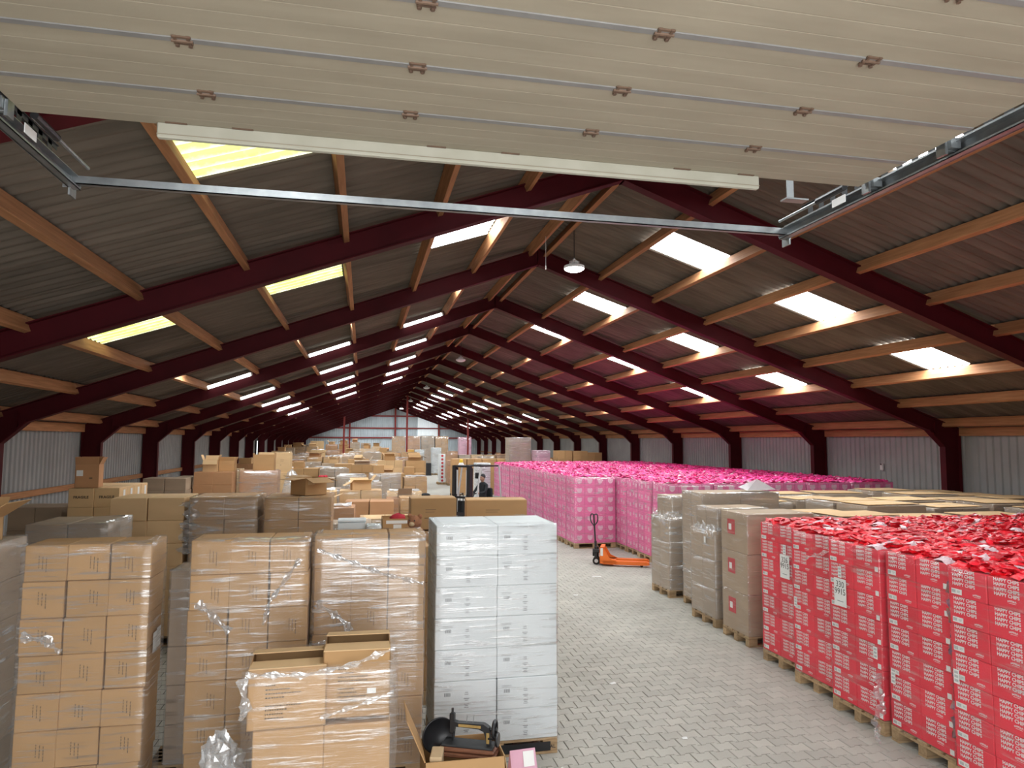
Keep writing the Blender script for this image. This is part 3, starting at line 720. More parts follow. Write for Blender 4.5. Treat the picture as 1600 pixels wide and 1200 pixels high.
# cartons in front, wrapped loosely together
t = thing('wrapped_carton_group', 'loosely wrapped group of large cartons in front, upper ones with flaps open', 'pallet load', (-.235, 5.26, 0))
pallet(t, .96, .56)
for k, z in enumerate((.144, .60)):
    put(cmesh(.455, .5, .45, 'card'), 'carton', t, (-.21, 0, z), .03 if k else 0); put(cmesh(.44, .5, .45, 'card'), 'carton', t, (.245, 0, z), -.02)
for nm, x, y, rz, z, fl in (('left', -.225, -.03, .04, 1.055, (-.55, -.2, None, -2.4)), ('right', .235, .03, -.02, 1.075, (None, -.35, None, None))):
    b = MB(); w_, d_, h_ = (.50, .46, .385) if nm == 'left' else (.45, .48, .44)
    oc = MB(); W, D = w_/2, d_/2; th = .007
    oc.box(-W, W, -D, -D+th, 0, h_); oc.box(-W, W, D-th, D, 0, h_); oc.box(-W, -W+th, -D, D, 0, h_); oc.box(W-th, W, -D, D, 0, h_); oc.box(-W, W, -D, D, 0, th)
    o = oc.build('carton', 'card', t, (x, y, z), rz)
    for q, (yy, a) in enumerate(((-D, 3.0 if nm == 'left' else 3.02), (D, .12))):
        f_ = MB().box(-W+.003, W-.003, -d_*.48, 0, -.003, .003).build('flap', 'card_pale', o, (0, yy, h_+.004)); f_.rotation_euler = (-.16 if q else .06, 0, math.pi if q == 0 else 0)
    rr = random.Random(4 if nm == 'left' else 9); pb = MB(); zz = h_*.74
    for q in range(9):
        if q == 4: zz -= .026; continue
        xx = -W*.55; ln = rr.uniform(.10, .24) if q else .06
        while ln > 0:
            l_ = rr.uniform(.008, .020); pb.box(xx, xx+l_*.7, -.0006, 0, zz-.008, zz); xx += l_*.7+.006; ln -= l_*.7+.006
        zz -= .026
    pb.build('print', 'ink', o, (0, -D-.0006, 0))
    if nm == 'right': MB().box(-.03, .03, -.001, 0, -.018, .018).build('label', 'sticker_white', o, (.10, -D-.001, .17))
put(wrap_mesh(.98, .56, .5, 1.44, 'film', .07, lip=.03, amp=.012), 'stretch_wrap', t)
bunch(t, [(-.48, -.29, 1.42), (-.1, -.30, 1.40), (.2, -.30, 1.45), (.48, -.29, 1.54)], .010); bunch(t, [(-.50, -.29, 1.40), (-.47, -.30, 1.22), (-.50, -.29, 1.14)], .016); bunch(t, [(0, -.30, 1.12), (.3, -.30, 1.20), (.48, -.29, 1.25)], .008)
b = MB(); b.ball((0, 0, .13), (.12, .11, .16), 22); b.ball((.08, .02, .07), (.09, .09, .09), 18)
t = tag(b.build('film_wad', 'film_bunch', None, (-.92, 5.35, .63)), 'crumpled wad of clear film beside the loosely wrapped front cartons', 'plastic film')
for i in range(len(t.data.vertices)): t.data.vertices[i].co *= 1+R.uniform(-.2, .12)
tag(MB().cbox(-.14, .14, -.14, .14, 0, .62, .01).build('carton', 'card_grey', None, (-.90, 5.37, 0)), 'grey-brown carton carrying the crumpled film wad', 'carton')
b = MB(); b.ball((0, 0, .06), (.12, .16, .08), 20); o = tag(b.build('film_wad', 'film_bunch', None, (-1.52, 6.42, .0)), 'dull crumpled film lying on the floor between the two nearest stacks', 'plastic film')
for v in o.data.vertices: v.co *= 1+R.uniform(-.2, .15)

# ---- open box with antique sewing machine
SX, SY, SZ = .80, 5.62, .28
t = thing('open_carton', 'open carton holding an old sewing machine before the white stack', 'carton', (SX, SY, 0))
open_carton(t, .60, .44, .58, 'card', (1.45, None, -1.15, 1.42), fl=.55)
t = thing('sewing_machine', 'antique black and gold sewing machine on a wooden base in open carton', 'sewing machine', (SX+.06, SY+.01, .52), -.42)
b = MB().cbox(-.23, .23, -.10, .10, 0, .035, .01).cbox(-.22, .22, -.09, .09, .035, .07, .012); b.build('wooden_base', 'old_wood', t)
MB().cbox(-.205, .205, -.075, .075, .07, .085, .005).build('bed_plate', 'dark_steel', t)
b = MB(); P = [(.145, .085), (.175, .085), (.18, .17), (.165, .215), (.12, .24), (-.09, .235), (-.135, .245), (-.145, .235), (-.15, .17), (-.115, .17), (-.11, .205), (.08, .20), (.12, .185), (.135, .15)]
b.prism(P, 'y', -.025, .025); b.build('arm', 'black_paint', t)
MB().box(-.08, .10, -.0265, -.0255, .208, .228).box(.145, .168, -.0265, -.0255, .10, .18).build('gilt_decal', 'gold_decal', t)
b = MB().cbox(-.155, -.115, -.022, .022, .15, .30, .006); b.tube((-.135, 0, .30), (-.135, 0, .335), .010, 8); b.tube((-.135, 0, .09), (-.135, 0, .16), .004, 6); b.build('needle_head', 'black_paint', t)
b = MB()
b.lathe([(.055, -.01), (.068, -.012), (.075, 0), (.068, .012), (.055, .01), (.055, -.01)], c=(.205, 0, .20), axis='x', n=24)
for i in range(5):
    a = i*2*math.pi/5; b.tube((.205, 0, .20), (.205, .058*math.cos(a), .20+.058*math.sin(a)), .006, 6)
b.tube((.17, 0, .20), (.225, 0, .20), .014, 8); b.build('hand_wheel', 'black_paint', t)
b = MB(); b.lathe([(.0, -.01), (.05, -.01), (.056, 0), (.05, .01), (0, .01)], c=(.235, -.03, .14), axis='x', n=20); b.tube((.16, -.03, .14), (.235, -.03, .14), .008, 6); b.build('bobbin_winder', 'black_paint', t)
MB().tube((-.02, 0, .235), (-.015, 0, .29), .0025, 5).tube((.03, 0, .235), (.04, 0, .295), .0025, 5).build('spool_pin', 'galvanised', t)
t = thing('round_pan', 'black shiny round pan standing on edge in the open carton', 'pan', (SX-.17, SY+.12, .50), .25)
b = MB(); b.lathe([(0, .02), (.105, .02), (.125, -.02), (.135, -.022), (.135, -.016), (.128, -.012), (.11, .028), (0, .028)], c=(0, 0, .14), axis='y', n=28); b.build('bowl', 'black_paint', t, smooth=True)
MB().lathe([(.133, -.012), (.139, -.018), (.133, -.026), (.127, -.018), (.133, -.012)], c=(0, 0, .14), axis='y', n=28).build('rim', 'black_paint', t, smooth=True)
t = thing('wooden_block', 'pale wooden block wedged at the left of the sewing machine', 'block', (SX-.20, SY-.09, .44), -.2)
MB().cbox(-.045, .045, -.10, .10, 0, .16, .006).build('body', 'card_inside', t); MB().box(-.02, .02, -.101, -.1, .05, .10).build('mark', 'ink_faded', t)
# bits to the right of that carton
t = thing('printed_bag', 'pink and white printed bag standing right of the open carton', 'bag', (SX+.50, SY+.04, 0), .1)
b = MB(); b.add([(-.11, -.05, 0), (.11, -.05, 0), (.12, .05, 0), (-.12, .05, 0), (-.10, -.03, .30), (.10, -.035, .32), (.105, .02, .50), (-.105, .02, .50), (-.13, -.06, .16), (.13, -.06, .16), (.13, .06, .2), (-.13, .06, .2)],
               [(0, 1, 9, 8), (8, 9, 5, 4), (4, 5, 6, 7), (2, 3, 11, 10), (10, 11, 7, 6), (1, 2, 10, 9), (9, 10, 6, 5), (3, 0, 8, 11), (11, 8, 4, 7), (3, 2, 1, 0)]); b.build('bag_body', 'pink_pale', t)
MB().box(0, .09, -.003, 0, 0, .11).build('printed_panel', 'sticker_white', t, (-.0, -.020, .38)).rotation_euler = (-.3, 0, 0)
o = MB(); o.ball((0, 0, .12), (.10, .09, .14), 9); o = tag(o.build('paper_bag', 'sticker_white', None, (SX+.86, SY+.16, 0)), 'crumpled white paper bag on the floor below the white stack', 'bag')
for v in o.data.vertices: v.co *= 1+R.uniform(-.18, .15)

# ---- second row on the left
def fr_text():
    return text_mesh('FRAGILE', .062, 'ink', .0016, 'CENTER', 1.05)
FRG = fr_text()
load('grey film-wrapped low stack behind the leftmost stacks', -3.82, 9.3, 2, 2, 4, .44, .45, .45, m='card_grey', wrap='film_heavy')
load('neat unwrapped stack of plain cartons, two wide, behind the nearest stacks', -3.5, 11.1, 2, 2, 6, .49, .45, .326, m='card_pale', wrap=None, name='pallet_of_cartons')
t, _ = load('wrapped stack touching the neat unwrapped stack, film hanging off its left corner', -2.44, 11.1, 2, 2, 6, .475, .45, .326, wrap='film_heavy', step=.07)
bunch(t, [(-.48, -.46, 2.05), (-.44, -.48, 1.85), (-.50, -.48, 1.55), (-.46, -.47, 1.3)], .06)
t, _ = load('wrapped stack carrying an open carton with spread flaps', -1.38, 10.95, 2, 2, 6, .475, .45, .326, wrap='film', step=.07)
t2 = thing('open_carton', 'empty open carton with four spread flaps atop a wrapped stack', 'carton', (-.80, 11.40, 2.105), .72)
open_carton(t2, .40, .36, .26, 'card', (.35, -.1, .1, .25), fl=.55); MB().box(-.1, .02, -.001, 0, .16, .22).build('label', 'tape', t2, (-.05, -.181, 0))
def deco_fragile(o, i, j, k):
    if j == 0 and k == 5: put(FRG, 'lettering', o, (0, -.203, .17), 0, FACE_NY)
t, cs = load('stack of FRAGILE cartons by the left wall under an open carton', -4.90, 13.45, 2, 4, 6, .40, .405, .326, m='card_pale', wrap=None, name='pallet_of_cartons', deco=deco_fragile)
for j in range(4):
    if (1, j, 5) in cs: MB().box(0, .001, -.05, .05, -.02, .22).build('white_tape', 'sticker_white', cs[(1, j, 5)], (.2, .05, .06))
t2 = thing('open_carton', 'tall open carton with white label standing on the FRAGILE cartons', 'carton', (-4.66, 13.66, 2.105), .12)
open_carton(t2, .36, .36, .40, 'card_red', (-1.35, -1.3, -1.5, -1.15), fl=.36)
MB().box(-.05, .05, -.001, 0, .0, .10).build('label', 'sticker_white', t2, (-.11, -.181, .2)); MB().box(-.025, .025, -.001, 0, .10, .125).build('print', 'ink_faded', t2, (.06, -.181, .05))
load('dark printed carton pair beside the left wall rails', -6.0, 13.9, 2, 2, 4, .42, .42, .40, m='card_grey', wrap=None, name='pallet_of_cartons')

def single(label, x, y, z, w, d, h, m='card', rz=0, tape=True, marks=False):
    t = thing('carton', label, 'carton', (x+w/2, y+d/2, z), rz)
    MB().cbox(-w/2, w/2, -d/2, d/2, 0, h, .008).build('box_body', m, t)
    if tape: MB().box(-w/2-.001, w/2+.001, -.03, .03, h-.05, h+.001).build('tape', 'tape', t)
    if marks:
        b = MB(); b.box(-.18*w, .05*w, -.0008, 0, h*.62, h*.62+.008); b.box(-.18*w, .02*w, -.0008, 0, h*.55, h*.55+.006); b.box(-.2*w, -.12*w, -.0008, 0, h*.35, h*.35+.014); b.build('print', 'ink_faded', t, (0, -d/2-.0004, 0))
    return t
# cartons behind the white stack
load('low mixed carton load under the two big cartons behind the white stack', .70, 10.75, 3, 2, 4, .62, .5, .36, m='card', wrap='film_light')
single('big plain carton behind the white stack, left of the long carton', .73, 10.78, 1.606, .69, .5, .47, 'card', 0, True, True)
t = single('long bulging carton behind the white stack nearest the aisle', 1.62, 10.9, 1.606, .95, .55, .42, 'card', -.10, True, True)
load('low carton load under the white boxes and the plush toy', -.30, 8.15, 3, 3, 4, .36, .40, .40, m='card', wrap=None, name='pallet_of_cartons')
t = thing('lidded_box', 'white box with lifted lid behind the wrapped foreground stacks', 'box', (-.11, 9.3, 1.744)); MB().cbox(-.17, .17, -.15, .15, 0, .17, .006).build('box_body', 'card_white', t); MB().cbox(-.175, .175, -.14, .17, .175, .20, .005).build('lid', 'card_white', t)
t = thing('film_wrapped_box', 'small white film-wrapped box right of the lidded white box', 'box', (.155, 9.06, 1.75), 0); MB().cbox(-.09, .09, -.12, .12, 0, .15, .012).build('box_body', 'card_white', t); put(wrap_mesh(.18, .24, 0, .15, 'film_heavy', .05), 'stretch_wrap', t)
t = thing('cardboard_tray', 'shallow carton with white label strip left of the plush toy', 'carton', (.47, 9.25, 1.744)); open_carton(t, .42, .40, .22, 'card', (None, 1.2, None, None), fl=.5)
MB().box(-.19, .12, -.001, 0, .16, .20).build('label_strip', 'sticker_white', t, (.03, -.201, 0)); MB().box(-.04, .06, -.001, 0, .05, .15).build('label', 'sticker_white', t, (-.03, -.2015, 0))
o = MB(); o.ball((0, 0, .03), (.10, .07, .045), 9); o = tag(o.build('red_cloth', 'cloth_red', None, (.47, 9.25, 1.755), smooth=True), 'red cloth in the shallow labelled carton', 'cloth')
for v in o.data.vertices: v.co *= 1+R.uniform(-.25, .3)
o.location.z += .17
t = thing('plush_toy', 'brown plush toy slumped beside the white carton stack', 'plush toy', (.62, 8.35, 1.80), -.5)
MB().ball((0, 0, .07), (.085, .075, .10), 14).build('body', 'plush', t, smooth=True); MB().ball((0, -.02, .20), (.085, .08, .08), 14).build('head', 'plush', t, smooth=True)
MB().ball((0, -.095, .185), (.035, .03, .028), 10).build('muzzle', 'card_inside', t, smooth=True)
for s in (-1, 1):
    MB().ball((s*.065, -.01, .268), (.03, .018, .03), 10).build('ear', 'plush', t, smooth=True); MB().ball((s*.09, -.04, .09), (.03, .035, .055), 10).build('arm', 'plush', t, smooth=True)
    MB().ball((s*.05, -.10, .03), (.035, .06, .035), 10).build('leg', 'plush', t, smooth=True); MB().ball((s*.03, -.088, .225), .009, 8).build('eye', 'black_paint', t)

# ================================================================== RIGHT SIDE: RED PALLETS
def merged_text(parts):
    """join several text meshes (mesh, dx, dy) into one"""
    b = MB()
    for me, dx, dy in parts:
        b.add([(v.co.x+dx, v.co.y+dy, 0) for v in me.vertices], [tuple(p.vertices) for p in me.polygons])
    return b
HC = text_mesh('HAPPY CHIPS\nHAPPY CHIPS\nHAPPY CHIPS\nHAPPY CHIPS', .0395, 'white_print', .0013, 'LEFT', 1.0, .98)
PK = text_mesh('pAPRIkA', .022, 'white_print', .0006, 'CENTER', 1.0)
def red_print(right):
    p = [(HC, -.150 if not right else -.135, .045)]
    p.append((PK, .10 if not right else .03, -.075 if not right else -.050))
    b = merged_text(p)
    x = .10 if not right else .03; z = -.092 if not right else -.068
    b.add([(x-.03, z, 0), (x+.035, z, 0), (x+.035, z+.003, 0), (x-.03, z+.003, 0)], [(0, 1, 2, 3)])
    return b.mesh('lettering', 'white_print')
RP = [red_print(False), red_print(True)]
LBL = MB(); LBL.box(-.055, .055, -.001, 0, -.023, .023); LBLm = LBL.mesh('label', 'sticker_white')
LB2 = MB(); LB2.box(-.024, .024, -.001, 0, -.024, .024); LB2m = LB2.mesh('label', 'sticker_white')
BARm = MB()
for i in range(7): BARm.box(-.045+i*.006, -.045+i*.006+.003, -.0016, -.001, -.014, .014)
BARm.box(.01, .045, -.0016, -.001, .004, .007); BARm.box(.01, .04, -.0016, -.001, -.006, -.003); BARm = BARm.mesh('print', 'ink_grey')
SHIP = MB(); SHIP.box(-.03, .03, -.001, 0, -.06, .06); SHIP = SHIP.mesh('shipping_label', 'sticker_white')
SHIPI = MB(); [SHIPI.box(-.02, .02, -.0016, -.001, z, z+.022) for z in (.025, -.01, -.045)]; SHIPI = SHIPI.mesh('print', 'ink_pale')
NUM = {n: text_mesh(n+'\n9915', .095, 'ink', .0002, 'CENTER', .95, .82) for n in ('326', '330')}
def bag_geo(rr, L_=.14, W=.095, H=.038):
    V = []; nx, ny = 4, 3
    for sgn in (1, -1):
        for i in range(nx+1):
            for j in range(ny+1):
                u, w = i/nx*2-1, j/ny*2-1
                h = max(0, (1-abs(u)**3))*max(0, (1-w*w*.9))*H*.5*rr.uniform(.6, 1.3)
                pin = 1-.12*(1-abs(u)) if abs(w) > .9 else 1
                V.append((u*L_/2+rr.uniform(-.006, .006), w*W/2*pin+rr.uniform(-.006, .006), sgn*h+(rr.uniform(-.008, .008) if abs(u) > .9 else 0)))
    F = []; st = ny+1; off = (nx+1)*(ny+1)
    for i in range(nx):
        for j in range(ny):
            a = i*st+j; F.append((a, a+st, a+st+1, a+1)); F.append((off+a, off+a+1, off+a+st+1, off+a+st))
    return V, F
def bag_field(m, m2, seed, w, d, n, L_=.17):
    rr = random.Random(seed); b = MB(); cols = int(math.sqrt(n*w/d)); rows = int(n/cols)+1
    for i in range(cols):
        for j in range(rows):
            V, F = bag_geo(rr, L_*rr.uniform(.8, 1.15))
            M_ = Matrix.Translation((-w/2+w*(i+.5)/cols+rr.uniform(-.03, .03), -d/2+d*(j+.5)/rows+rr.uniform(-.03, .03), rr.uniform(-.015, .022))) @ Matrix.Rotation(rr.uniform(0, 6.28), 4, 'Z') @ Matrix.Rotation(rr.uniform(-.6, .6), 4, 'X') @ Matrix.Rotation(rr.uniform(-.4, .4), 4, 'Y')
            b.add([M_ @ Vector(p) for p in V], F, 1 if rr.random() < .06 else 0)
    return b.mesh('bags', [m, m2], False)
RB = [bag_field('red_bag', 'white_bag', s, 1.10, .70, 150, .14) for s in (1, 2, 3)]
PB = [bag_field('pink_bag', 'white_bag', s, 1.10, .70, 110, .16) for s in (4, 5, 6, 7)]
BAGV = []
for s in range(4):
    V, F = bag_geo(random.Random(20+s)); BAGV.append(MB().add(V, F).mesh('bag', 'white_bag' if s == 3 else 'red_bag'))
red_me = cmesh(.40, .40, .243, 'red_card')
def red_pallet(label, x0, y0, front, rz=0, nb=0, sheet=None, group='red crisp pallets'):
    t = thing('crisp_pallet', label, 'pallet load', (x0+.6, y0+.4, 0), rz, group)
    pallet(t, 1.2, .8, front)
    body = MB()
    for k in range(7):
        for i in range(3):
            for j in range(2):
                z = .148+k*.243; x = -.4+.4*i; y = .2-.4*j
                if front and (i == 0 or j == 1):
                    c = put(red_me, 'carton', t, (x+R.uniform(-.003, .003), y+R.uniform(-.003, .003), z), R.uniform(-.006, .006))
                    if i == 0:
                        put(RP[j], 'lettering', c, (-.1995, -.0, .125), 0, FACE_NX)
                        if j == 0:
                            q = put(LBLm, 'label', c, (-.1985, .115+R.uniform(-.006, .006), .045), 0, (R.uniform(-.06, .06), 0, -math.pi/2)); put(BARm, 'print', c, (-.1983, .115, .045), 0, (0, 0, -math.pi/2))
                        else: put(LB2m, 'label', c, (-.1985, -.16, .040), 0, (0, 0, -math.pi/2))
                elif not front or True: body.cbox(x-.198, x+.198, y-.198, y+.198, z, z+.241, .006)
    stuff(body.build('inner_cartons', 'red_card', t))
    if front: put(wrap_mesh(1.2, .8, .15, 1.85, 'film_light', .1), 'stretch_wrap', t)
    else: put(wrap_mesh(1.2, .8, .15, 1.85, 'film_light', .2), 'stretch_wrap', t)
    stuff(put(RB[R.randint(0, 2)], 'crisp_bags', t, (0, 0, 1.86), R.choice((0, math.pi))))
    for q in range(nb):
        put(BAGV[R.choice((0, 1, 2, 0, 1, 2, 3))], 'crisp_bag', t, (R.uniform(-.53, .53), R.uniform(-.33, .33), 1.878+R.uniform(0, .018)), 0, (R.uniform(-.4, .4), R.uniform(-.3, .3), R.uniform(0, 6.3)))
    if sheet:
        n, y, z = sheet
        s_ = MB().box(-.10, .10, -.001, 0, -.15, .15).build('number_sheet', 'sticker_white', t, (-.612, y, z)); s_.rotation_euler = (0, 0, -math.pi/2)
        put(NUM[n], 'lettering', s_, (0, -.002, .045), 0, FACE_NY); MB().box(-.05, .05, -.0015, -.001, -.10, -.092).build('small_print', 'ink_grey', s_)
        u_ = put(SHIP, 'shipping_label', t, (-.612, y, z+.22), 0, (0, 0, -math.pi/2)); put(SHIPI, 'print', u_)
    return t
RL = ['red crisp carton pallet farthest up the aisle, sheet numbered 326', 'red crisp carton pallet between those numbered 326 and 330', 'red crisp carton pallet with sheet numbered 330',
      'red crisp carton pallet just nearer than the one numbered 330', 'red crisp carton pallet cut off by the right picture edge']
for n, (x, y, rz) in enumerate(((5.42, 8.16, .02), (5.31, 7.27, .02), (5.20, 6.40, .0), (5.22, 5.53, -.012), (5.12, 4.64, 0))):
    t = red_pallet(RL[n], x, y, True, rz, 56, {0: ('326', -.16, 1.33), 2: ('330', .20, 1.30)}.get(n))
    if n in (1, 2, 3, 4):
        u_ = put(SHIP, 'shipping_label', t, (-.612, (.33, -.32, .33, .34)[n-1], (.98, .80, .62, .92)[n-1]), 0, (0, 0, -math.pi/2)); put(SHIPI, 'print', u_)
    if n == 3:
        b = MB(); rr = random.Random(8)
        for q in range(14):
            V, F = bag_geo(rr, .2, .12, .05); M_ = Matrix.Translation((-.52, -.40, .25+q*.115)) @ Matrix.Rotation(1.4, 4, 'X') @ Matrix.Rotation(rr.uniform(0, 3), 4, 'Z'); b.add([M_ @ Vector(p) for p in V], F)
        stuff(b.build('side_bags', 'blue_bag', t))
    if n == 2: bunch(t, [(-.63, -.38, .62), (-.66, -.40, .45), (-.63, -.42, .32), (-.70, -.40, .18), (-.80, -.55, .02)], .03)
    if n == 1: bunch(t, [(-.62, .10, 1.55), (-.625, -.25, 1.66), (-.62, -.38, 1.70), (-.63, -.36, 1.52)], .010)
for i in range(1, 6):
    for j in range(5):
        x = 5.42+i*1.25; y = 8.15-j*.87
        if x+.0 > 1.1+1.18*(y+.8)+1.0: continue
        if i == 1 and j <= 4: lab = 'red crisp pallet second from the aisle, showing only its bag-covered top'; g = 'red crisp pallets second from the aisle'
        else: lab = 'red crisp pallet deeper in the block, showing only its bag-covered top'; g = 'red crisp pallets deep in the block'
        red_pallet(lab, x, y, False, R.uniform(-.01, .01), 0, None, g)

# ---- cardboard pallets on the right
def tall(label, x0, y0, w, d, layers, mats, wrap='film_heavy', inset=.0, detail=True, labels=False, nxy=(1, 1)):
    t = thing('wrapped_pallet', label, 'pallet load', (x0+w/2, y0+d/2, 0), R.uniform(-.02, .02)); pallet(t, max(w, 1.0), d, detail); z = .144
    W0 = w
    for n, (h, s_) in enumerate(layers):
        ww, dd = w*s_, d*s_; nx, ny = nxy
        for i in range(nx):
            for j in range(ny):
                c = put(cmesh(ww/nx, dd/ny, h, mats), 'carton', t, (-ww/2+ww/nx*(i+.5), -dd/2+dd/ny*(j+.5), z), R.uniform(-.01, .01))
                if labels and i == 0 and j == 0:
                    lb = MB().box(-.11, .11, -.001, 0, -.11, .11).build('red_label', 'label_red', c, (-ww/nx/2-.001, .07, h*.62)); lb.rotation_euler = (0, 0, -math.pi/2)
                    MB().box(-.07, .01, -.0016, -.001, -.05, .04).build('label_sheet', 'sticker_white', lb)
        if wrap: put(wrap_mesh(ww, dd, z, z+h, wrap, .08), 'stretch_wrap', t, (0, 0, 0))
        z += h
    return t
tall('wrapped pallet of three huge cartons with red labels beside the red pallets', 5.50, 9.45, 1.1, .76, [(.582, 1), (.582, 1), (.582, 1)], 'card_grey', 'film_light', labels=True)
t = tall('wrapped carton pallet with narrower top layer beside the red-labelled cartons', 5.54, 10.52, 1.1, .82, [(.45, 1), (.45, 1), (.46, 1), (.36, .86)], 'card_grey', nxy=(2, 2)); bunch(t, [(-.52, -.40, 1.52), (0, -.40, 1.50)], .05); bunch(t, [(-.54, -.38, 1.52), (-.54, .3, 1.52)], .05)
MB().box(0, .06, -.001, 0, 0, .10).build('label', 'sticker_white', t, (-.57, -.1, 1.3)).rotation_euler = (0, 0, -math.pi/2)
tall('taller wrapped carton pallet squeezed between two narrower-topped ones', 5.84, 11.50, 1.5, .80, [(.5, 1), (.5, 1), (.9, 1)], 'card_grey', nxy=(2, 2))
t = tall('wrapped carton pallet with narrower top layer nearest the pallet truck', 5.72, 12.65, 1.0, .80, [(.45, 1), (.45, 1), (.45, 1), (.40, .80)], 'card_grey', nxy=(2, 2)); bunch(t, [(-.5, -.38, 1.52), (.3, -.38, 1.50)], .05); bunch(t, [(-.5, -.38, 1.5), (-.5, .35, 1.5)], .05)
rows_ = [9.40, 10.40, 11.35, 12.35, 13.4]
for j, y in enumerate(rows_):
    for i in range(1, 6):
        x = 5.75+i*1.265+R.uniform(-.03, .03)
        if i == 1 and j in (2,): continue
        h = R.uniform(.36, .54)
        lab = f'flat-topped grey carton pallet, {ORD[i]} from the aisle in the {ORD[j]} row behind the red pallets'
        t = tall(lab, x, y, 1.15, .80, [(.46, 1), (.46, 1), (.42, 1), (h-.12, 1)], 'card_grey', 'film_light' if (i+j) % 2 else 'film', detail=False, nxy=(2, 1))
        ztop = .144+.46*2+.42+h-.12
        MB().cbox(-.45-.1*((i+j) % 2), .50, -.34, .36, 0, .012, .003).build('cardboard_sheet', 'card_pale', t, (0, 0, ztop+.012), R.uniform(-.12, .12))
        if R.random() < .5: MB().cbox(-.5, .5, -.006, .006, 0, .003, .001).build('strap', 'sticker_white', t, (.0, R.uniform(-.2, .2), ztop+.026))
for n, (x, y, z) in enumerate(((6.75, 11.55, 2.05),)):
    b = MB(); b.add([(0, 0, 0), (.5, -.1, .02), (.62, .4, .015), (.1, .5, .03), (.25, .1, .20)], [(0, 1, 4), (1, 2, 4), (2, 3, 4), (3, 0, 4), (3, 2, 1, 0)])
    tag(b.build('film_sheet', 'film_sheet', None, (x, y, z+.03)), ('white tented film sheet on the taller grey carton pallet' if n == 0 else 'white tented film sheet on a grey pallet before the pink block'), 'plastic film')

# ================================================================== PINK BLOCK
pink_f = cmesh(.30, .40, .257, 'pink_card')
hp = MB(); hp.add([(-.075, 0, .07), (-.04, 0, .085), (0, 0, .07), (.04, 0, .085), (.075, 0, .07), (.07, 0, .0), (.03, 0, -.045), (0, 0, -.055), (-.03, 0, -.045), (-.07, 0, .0)], [(0, 9, 8, 7, 6, 5, 4, 3, 2, 1)])
HPm = hp.mesh('print', 'pink_print')
sp = MB(); sp.add([(-.13, 0, -.02), (-.05, 0, -.02), (-.05, 0, .06), (-.13, 0, .06)], [(0, 1, 2, 3)]); sp.add([(.03, 0, -.06), (.12, 0, -.06), (.12, 0, .03), (.03, 0, .03)], [(0, 1, 2, 3)])
for q in range(4): sp.add([(-.15, 0, .085-.05*q), (.15, 0, .085-.05*q), (.15, 0, .09-.05*q), (-.15, 0, .09-.05*q)], [(0, 1, 2, 3)])
SPm = sp.mesh('print', 'pink_print')
NPC = [0]
def pink_pallet(label, x0, y0, face_x, face_y, group='pink carton pallets', detail=False):
    t = thing('pink_pallet', label, 'pallet load', (x0+.6, y0+.4, 0), R.uniform(-.004, .004), group)
    pallet(t, 1.2, .8, detail)
    body = MB()
    for k in range(7):
        z = .148+.257*k
        for i in range(4):
            for j in range(2):
                x = -.45+.3*i; y = -.2+.4*j
                if (face_y and j == 0) or (face_x and i == 0):
                    c = put(pink_f, 'carton', t, (x, y, z), 0); NPC[0] += 1
                    if face_y and j == 0: put(HPm, 'print', c, (0, -.1995, .13))
                    if face_x and i == 0: put(SPm, 'print', c, (-.1495, 0, .13), 0, (0, 0, -math.pi/2))
                else: body.cbox(x-.148, x+.148, y-.198, y+.198, z, z+.255, .006)
    stuff(body.build('inner_cartons', 'pink_card', t))
    if face_x or face_y: put(wrap_mesh(1.2, .8, .15, 1.95, 'film_pink', .1), 'stretch_wrap', t)
    stuff(put(PB[R.randint(0, 3)], 'sweet_bags', t, (0, 0, 1.965), R.choice((0, math.pi))))
    return t
ys1 = [18.82+i*.875 for i in range(14)]
for n, y in enumerate(ys1):
    pink_pallet(('front corner pink carton pallet standing behind the orange pallet truck' if n == 0 else f'pink carton pallet in the aisle-side row, {ORD[n]} behind the orange pallet truck'),
                5.74+R.uniform(-.012, .012), y, True, n == 0, detail=n < 2)
ys2 = [15.55+i*.86 for i in range(4)]
for n, y in enumerate(ys2):
    pink_pallet(('pink carton pallet nearest the grey wrapped cartons' if n == 0 else f'pink carton pallet stepping back beside the pallet truck, {ORD[n]} from the grey cartons'), 6.98+R.uniform(-.03, .03), y, True, n == 0, detail=True)
for i in range(1, 6):
    for n in range(19):
        y = 15.55+n*.865; x = 5.74+i*1.24
        if i == 1 and n < 4: continue
        if x > 12.6: continue
        pink_pallet(('pink pallet in the front edge of the pink block beyond the grey cartons' if n == 0 else 'pink pallet inside the solid pink block, only its bag-strewn top showing'), x, y, False, n == 0 and i > 1,
                    'pink pallets along the front edge' if n == 0 else 'pink pallets inside the block')

